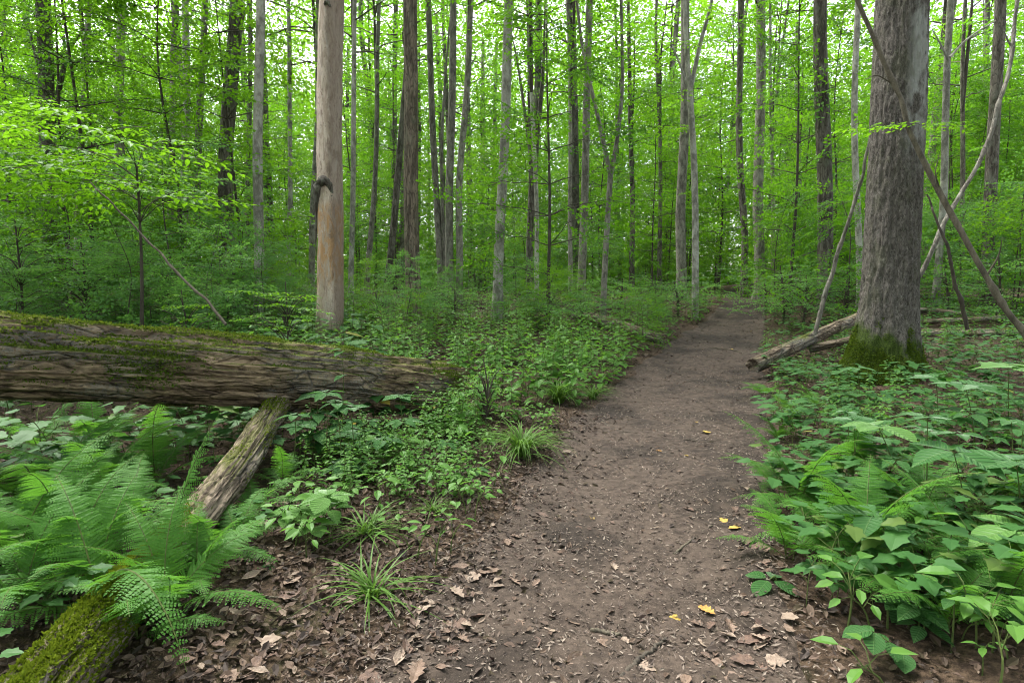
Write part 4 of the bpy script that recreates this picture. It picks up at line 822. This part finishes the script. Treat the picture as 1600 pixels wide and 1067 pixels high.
# ---------------------------------------------------------------- plants whose leaves are told apart
def tm_mesh(name, T, mats): a_ = Acc(); a_.add(T[0], T[1]); return a_.build(name, mats, T is HERO or T is ELL)
def hero_mat(name, c1, c2, tr):
    m = leaf_mat(name, c1, c2, tr, .34, .045, .42); t = m.node_tree; s = NT.__new__(NT); s.m = m; s.t = t      # veins
    xyz = s.n('SeparateXYZ', Vector=s.n('TexCoord').outputs['Object']); ay = s.math('ABSOLUTE', xyz.outputs['Y'])
    ph = s.math('SINE', s.math('MULTIPLY', s.math('SUBTRACT', xyz.outputs['X'], s.math('MULTIPLY', ay, .75)), 48.0)); side = s.ramp(ph, .7, 1.0); mid = s.ramp(ay, .022, .004)
    vein = s.math('MAXIMUM', mid, s.math('MULTIPLY', side, .45)); nb = s.bump(s.math('ADD', s.math('MULTIPLY', ph, -.35), vein), .5, .03)
    for nd in t.nodes:
        if nd.type == 'BSDF_DIFFUSE':
            src = nd.inputs['Color'].links[0].from_socket; s.set(nd.inputs['Color'], s.mix(s.math('MULTIPLY', vein, .4), src, (.16, .25, .09)))
        if nd.type in ('BSDF_DIFFUSE', 'BSDF_GLOSSY'): s.set(nd.inputs['Normal'], nb)
    return m
M_BIGLEAF = hero_mat('big_leaf', (.032, .105, .030), (.06, .16, .042), (.085, .225, .035)); M_PALELEAF = hero_mat('pale_leaf', (.085, .19, .045), (.12, .25, .06), (.16, .32, .05))
LM = {('E', 0): tm_mesh('leaf', ELL, [M_BIGLEAF]), ('E', 1): tm_mesh('leaf', ELL, [M_PALELEAF]), ('H', 0): tm_mesh('leaf', HERO, [M_BIGLEAF]), ('H', 1): tm_mesh('leaf', HERO, [M_PALELEAF]), ('L', 0): tm_mesh('leaf', LOBED, [M_BIGLEAF]), ('L', 1): tm_mesh('leaf', LOBED, [M_PALELEAF])}
def leaf_obj(e, key, p, az, pit, roll, s_): put('leaf', LM[key], e, p, tuple(Euler((roll, -pit, az))), s_)
def palm_plant(bpx, bpy_, tpx, tpy, Y, n, ln, key, label, name='broadleaf_plant', group=None):
    b = at(bpx, bpy_, Y); b[2] = float(h(b[0], b[1])); t = at(tpx, tpy, Y)-b; e = put(name, loc=b, label=label, cat='plant', group=group)
    q = curve([(0, 0, -.03), t*.55+np.array([.01, .01, .02]), t], 12); a_ = Acc(); tube(a_, q, np.linspace(.0045, .002, 12), 6); put('stem', a_.build('stem', [M_STEM], True), e)
    a0 = U(0, 6)
    for k in range(n): az = a0+k*6.283/n+U(-.15, .15); leaf_obj(e, key, t+np.array([math.cos(az), math.sin(az), 0])*.02, az, U(-.2, .12), U(-.15, .15), ln*U(.8, 1.15))
    return e
def pinnate_plant(pts, Y, n, ln, key, label, name='pinnate_plant', group=None):
    P = [at(px, py, Y+dy) for px, py, dy in pts]; b = P[0].copy(); b[2] = float(h(b[0], b[1])); e = put(name, loc=b, label=label, cat='plant', group=group); P = [np.array([0, 0, -.03])]+[p-b for p in P[1:]]
    q = curve(P, 30); a_ = Acc(); tube(a_, q, np.linspace(.004, .0015, 30), 6); put('stem', a_.build('stem', [M_STEM], True), e)
    for k in range(n):
        t = .4+.58*k/max(1, n-1); i_ = int(t*29); p = q[i_]; tg = q[min(29, i_+1)]-q[max(0, i_-1)]; az = math.atan2(tg[1], tg[0])
        for sg in (-1, 1): leaf_obj(e, key, p, az+sg*U(1.0, 1.4), U(-.25, .1), U(-.2, .2), ln*U(.75, 1.1))
    leaf_obj(e, key, q[-1], az, -.1, 0, ln*1.1); return e
palm_plant(1418, 800, 1372, 665, 3.35, 5, .20, ('E', 1), 'tall plant with five large pale leaves in the right undergrowth')
palm_plant(1420, 940, 1364, 805, 2.55, 5, .19, ('H', 0), 'plant with five pointed leaves above the drooping fern')
palm_plant(1215, 960, 1203, 905, 2.55, 4, .12, ('E', 0), 'small plant with round leaves under the fern by the path')
palm_plant(1585, 960, 1550, 930, 2.25, 5, .17, ('E', 0), 'dark broad-leaved plant at the lower right edge')
palm_plant(1570, 900, 1590, 825, 2.45, 5, .22, ('H', 1), 'plant with large bright pointed leaves at the right edge')
palm_plant(1520, 800, 1490, 705, 2.9, 4, .22, ('H', 0), 'plant with long dark leaves at the right, above the fern')
palm_plant(1600, 820, 1588, 720, 2.8, 5, .22, ('E', 0), 'plant with broad dark leaves cut by the right edge')
palm_plant(1530, 660, 1508, 600, 4.2, 5, .24, ('L', 0), 'plant with large lobed leaves right of the big tree base')
palm_plant(1580, 640, 1575, 570, 4.4, 5, .26, ('L', 1), 'bright plant with lobed leaves at the right edge')
palm_plant(1470, 640, 1462, 590, 4.8, 5, .22, ('L', 0), 'lobed-leaf plant just right of the mossy tree base')
palm_plant(1345, 640, 1340, 575, 5.6, 5, .16, ('H', 0), 'plant standing in front of the mossy roots of the big tree')
pinnate_plant([(1490, 1095, 0), (1450, 1050, 0), (1400, 1010, 0), (1362, 985, 0)], 1.98, 4, .10, ('E', 0), 'trailing stem with round paired leaves at the lower right')
pinnate_plant([(1600, 985, 0), (1575, 945, 0), (1530, 925, .05), (1490, 905, .1)], 2.2, 3, .13, ('E', 0), 'arching stem with paired dark leaves at the right edge')
pinnate_plant([(1270, 1010, 0), (1275, 985, 0), (1290, 975, .05)], 2.25, 3, .06, ('H', 1), 'small bright sprout on the litter at lower right')
for px, py, top, Y, n, ln, key, lab in ((540, 745, 725, 4.05, 6, .17, ('H', 0), 'whorl of five pointed leaves low in front of the limb log'), (415, 1040, 1022, 2.2, 4, .075, ('E', 0), 'tiny round-leaved sprout in the litter at bottom left'), (520, 1030, 995, 2.25, 5, .09, ('H', 0), 'small drooping sprout beside the near grass tuft'),
   (745, 745, 733, 4.2, 5, .11, ('H', 0), 'low sprout at the left edge of the path'), (700, 710, 690, 4.5, 5, .13, ('H', 0), 'low leafy plant left of the largest grass tuft'), (430, 905, 880, 2.8, 5, .12, ('L', 0), 'dark lobed plant beside the limb in the lower left')):
    palm_plant(px, py, px, top, Y, n, ln, key, lab)
pinnate_plant([(537, 705, 0), (535, 650, 0), (537, 590, 0), (533, 545, 0)], 4.5, 3, .11, ('H', 0), 'tall single stem with paired leaves before the huge log')
for q in range(9): palm_plant(*(lambda px, py: (px, py+U(30, 60), px, py))(U(1390, 1590), U(900, 1010)), U(2.0, 2.5), 5, U(.08, .13), ('E' if q % 2 else 'H', 0), 'dark green broad-leaved plant low in the right corner', 'creeper_plant', 'broad-leaved plants in the right corner')
for q in range(12): palm_plant(*(lambda px, py: (px, py+U(30, 50), px, py))(U(385, 535), U(765, 835)), U(2.95, 3.35), 5, U(.11, .15), ('E' if q % 2 else 'H', 1), 'light green five-leaf plant beside the limb at centre left', 'creeper_plant', 'light green creepers beside the limb')
for q in range(26): palm_plant(*(lambda px, py: (px, py+U(40, 70), px+U(-8, 8), py))(U(415, 640), U(612, 700)), U(4.1, 4.9), 5, U(.12, .18), ('H' if q % 3 else 'L', 0), 'blue-green broad-leaved plant in the mound before the huge log', 'creeper_plant', 'broad-leaved mound before the huge log')
for q in range(16): palm_plant(*(lambda px, py: (px, py+U(40, 70), px+U(-8, 8), py))(U(1290, 1600), U(640, 760)), U(3.0, 4.2), 5, U(.09, .15), ('L' if q % 2 else 'H', 0), 'dark broad-leaved plant in the right undergrowth', 'creeper_plant', 'broad-leaved plants in the right undergrowth')

# ---------------------------------------------------------------- grass tufts
def blade(L, e0, e1, w):
    n = 7; el = np.linspace(e0, e1, n); C_ = np.vstack([[0, 0, 0], np.cumsum(np.stack([np.cos(el), 0*el, np.sin(el)], -1)*L/n, 0)]); ww = w*np.array([.7, 1, 1, .9, .75, .5, .25, .02]); V = np.concatenate([np.stack([C_+np.array([0, s_, 0])*ww[:, None]+np.array([0, 0, .4])*ww[:, None] if s_ else C_ for s_ in (-1, 0, 1)], 1)]).reshape(-1, 3)
    F = [(3*i_+k, 3*i_+k+1, 3*i_+k+4, 3*i_+k+3) for i_ in range(n) for k in (0, 1)]; a_ = Acc(); a_.add(V, F); return a_.build('blade', [M_GRASS], True)
BL = [blade(U(.32, .42), U(.9, 1.4), U(-1.3, -.3), .0032) for _ in range(7)]
for px, py, s_, n, lab, fl in ((815, 715, 1.5, 150, 'largest sedge tuft at the left edge of the path', 1), (872, 630, 1.6, 130, 'sedge tuft higher up the path edge, left of a smaller one', 1), (926, 624, 1.15, 80, 'small sedge tuft, farthest up the path edge', 1), (572, 838, 1.15, 80, 'flattened sedge tuft drooping over leaf litter', .5), (580, 935, 1.15, 60, 'nearest sedge tuft with long drooping blades', .6), (676, 800, .7, 60, 'small sedge tuft alone in the leaf litter', .6), (765, 690, .8, 50, 'sedge tuft hidden in herbs behind the largest tuft', .8)):
    g = G(px, py); e = put('grass_tuft', loc=g, label=lab, cat='grass')
    for q in range(n): put('blade', BL[rng.integers(7)], e, (rng.normal(0, .02), rng.normal(0, .02), 0), (0, U(-.25, .35)/fl*.8, U(0, 6.283)), (s_*U(.6, 1.15), s_*1.3, s_*U(.6, 1.1)*fl))

# ---------------------------------------------------------------- sticks and fallen leaves
def stick(pts, w, label, mat_=M_TWIG):
    P = [G(px, py) for px, py in pts]; o = P[0]; q = curve([p-o+np.array([0, 0, w*.35+.018]) for p in P], 24)+rng.normal(0, w*.15, (24, 3)); a_ = Acc(); tube(a_, q, w*.5*np.linspace(1, .6, 24)*(1+.15*vnoise(np.arange(24)*.7, w*99)), 8, 0, True); put('stick', a_.build('stick', [mat_], True), loc=o, label=label, cat='stick')
for pts, w, lab, m_ in (([(970, 1067), (1000, 1038), (1040, 1008)], .022, 'dark stick at the bottom edge of the path', M_TWIG), ([(924, 993), (950, 996), (972, 1000)], .02, 'short straight pale stick near the bottom of the path', M_POLE), ([(1052, 872), (1080, 850), (1112, 826)], .014, 'thin bent stick on the right half of the path', M_POLE),
   ([(385, 938), (430, 940), (465, 944)], .012, 'grey twig in the litter at lower left', M_POLE), ([(940, 662), (965, 676), (995, 680)], .016, 'curved root-like stick across the middle of the path', M_TWIG), ([(612, 915), (650, 912), (688, 905)], .010, 'green-brown twig beside the nearest sedge tuft', M_STEM),
   ([(0, 952), (60, 946), (120, 942)], .018, 'grey twig at the left edge above the mossy log', M_POLE), ([(1110, 545), (1140, 548), (1165, 556)], .02, 'pale twig lying across the far path', M_POLE), ([(1070, 690), (1100, 694), (1125, 691)], .010, 'thin twig right of the path centre', M_TWIG), ([(700, 868), (740, 850), (790, 838)], .008, 'thin curved twig on the left path edge', M_TWIG)): stick(pts, w, lab, m_)
def flat_mat(name, c1, c2): s = NT(name); n_ = s.noise(s.coord((1, 1, 1)), 3, 5); v2 = s.noise(s.coord((1, 1, 1)), 14, 4); return s.finish(s.mix(s.ramp(n_, .35, .65), c1, c2), .6, s.bump(v2, .4, .05), .4)
YEL = [flat_mat('yellow_leaf', (.30, .19, .03), (.42, .30, .06)), flat_mat('orange_leaf', (.38, .17, .04), (.46, .26, .06))]; BRN = [flat_mat('brown_leaf', (.12, .074, .048), (.19, .13, .095)), flat_mat('tan_leaf', (.19, .135, .098), (.27, .205, .155)), flat_mat('dark_leaf', (.07, .042, .03), (.125, .075, .052))]
def one(T, m_): a_ = Acc(); v = T[0].copy(); v[:, 2] += .16*(v[:, 0]-.5)**2+.25*v[:, 1]**2*np.sign(v[:, 1]+.1); a_.add(v, T[1]); return a_.build('fallen_leaf', [m_], False)
LY = [one(LOBED, YEL[0]), one(CURL, YEL[0]), one(OAK, YEL[1])]; LB = [one(T, m_) for T in (OAK, CURL, LOBED) for m_ in BRN]
def fallen(px, py, s_, me, label, group=None):
    g = G(px, py); put('fallen_leaf', me, loc=(g[0], g[1], g[2]+.024), rot=(U(-.25, .25), U(-.25, .25), U(0, 6.28)), scale=s_, label=label, cat='leaf', group=group)
for px, py, s_, k, lab in ((1105, 678, .10, 0, 'yellow leaf lying right of the middle of the path'), (1068, 716, .07, 1, 'small yellow leaf, right one of a close pair on the path'), (1035, 710, .06, 2, 'small orange leaf, left one of a close pair on the path'), (1130, 816, .07, 0, 'yellow leaf at the end of the thin bent stick'), (1153, 829, .075, 0, 'yellow leaf just right of the bent stick'), (1050, 970, .06, 0, 'small yellow leaf near the bottom of the path'), (1118, 968, .085, 2, 'orange-brown leaf near the bottom right of the path'), (928, 818, .06, 1, 'greenish yellow leaf left of the path centre'), (1092, 664, .05, 1, 'tiny yellow leaf above the larger one on the path'), (1140, 548, .09, 1, 'yellow leaf far up the path'), (1172, 520, .10, 1, 'yellow leaf at the right edge of the far path'), (1150, 505, .12, 1, 'pale yellow leaf farthest up the path')): fallen(px, py, s_, LY[k], lab)
for q in range(150):
    while True:
        px, py = U(250, 1250), 700+367*rng.random()**.6; g = G(px, py)
        dd = float(pdist(g[0], g[1]))
        if logs_ok(g[0], g[1]) and rng.random() < (.25 if dd > .25 else 1): break
    fallen(px, py, U(.05, .10), LB[rng.integers(len(LB))], 'dry brown fallen leaf on the path edge litter', 'brown leaves on the near ground')
for px, py, s_, k, lab in ((655, 1045, .13, 0, 'large brown oak leaf at the bottom left of the path'), (703, 925, .10, 1, 'pale tan leaf near the nearest sedge tuft'), (737, 914, .05, 4, 'whitish small leaf on the left path edge'), (795, 860, .09, 0, 'brown curled leaf left of the path centre'), (770, 830, .06, 4, 'pale leaf fragment at the left path edge')): fallen(px, py, s_, LB[k], lab)
print('tris', sum(len(m.polygons)*2 for m in bpy.data.meshes), 'objects', len(bpy.data.objects))
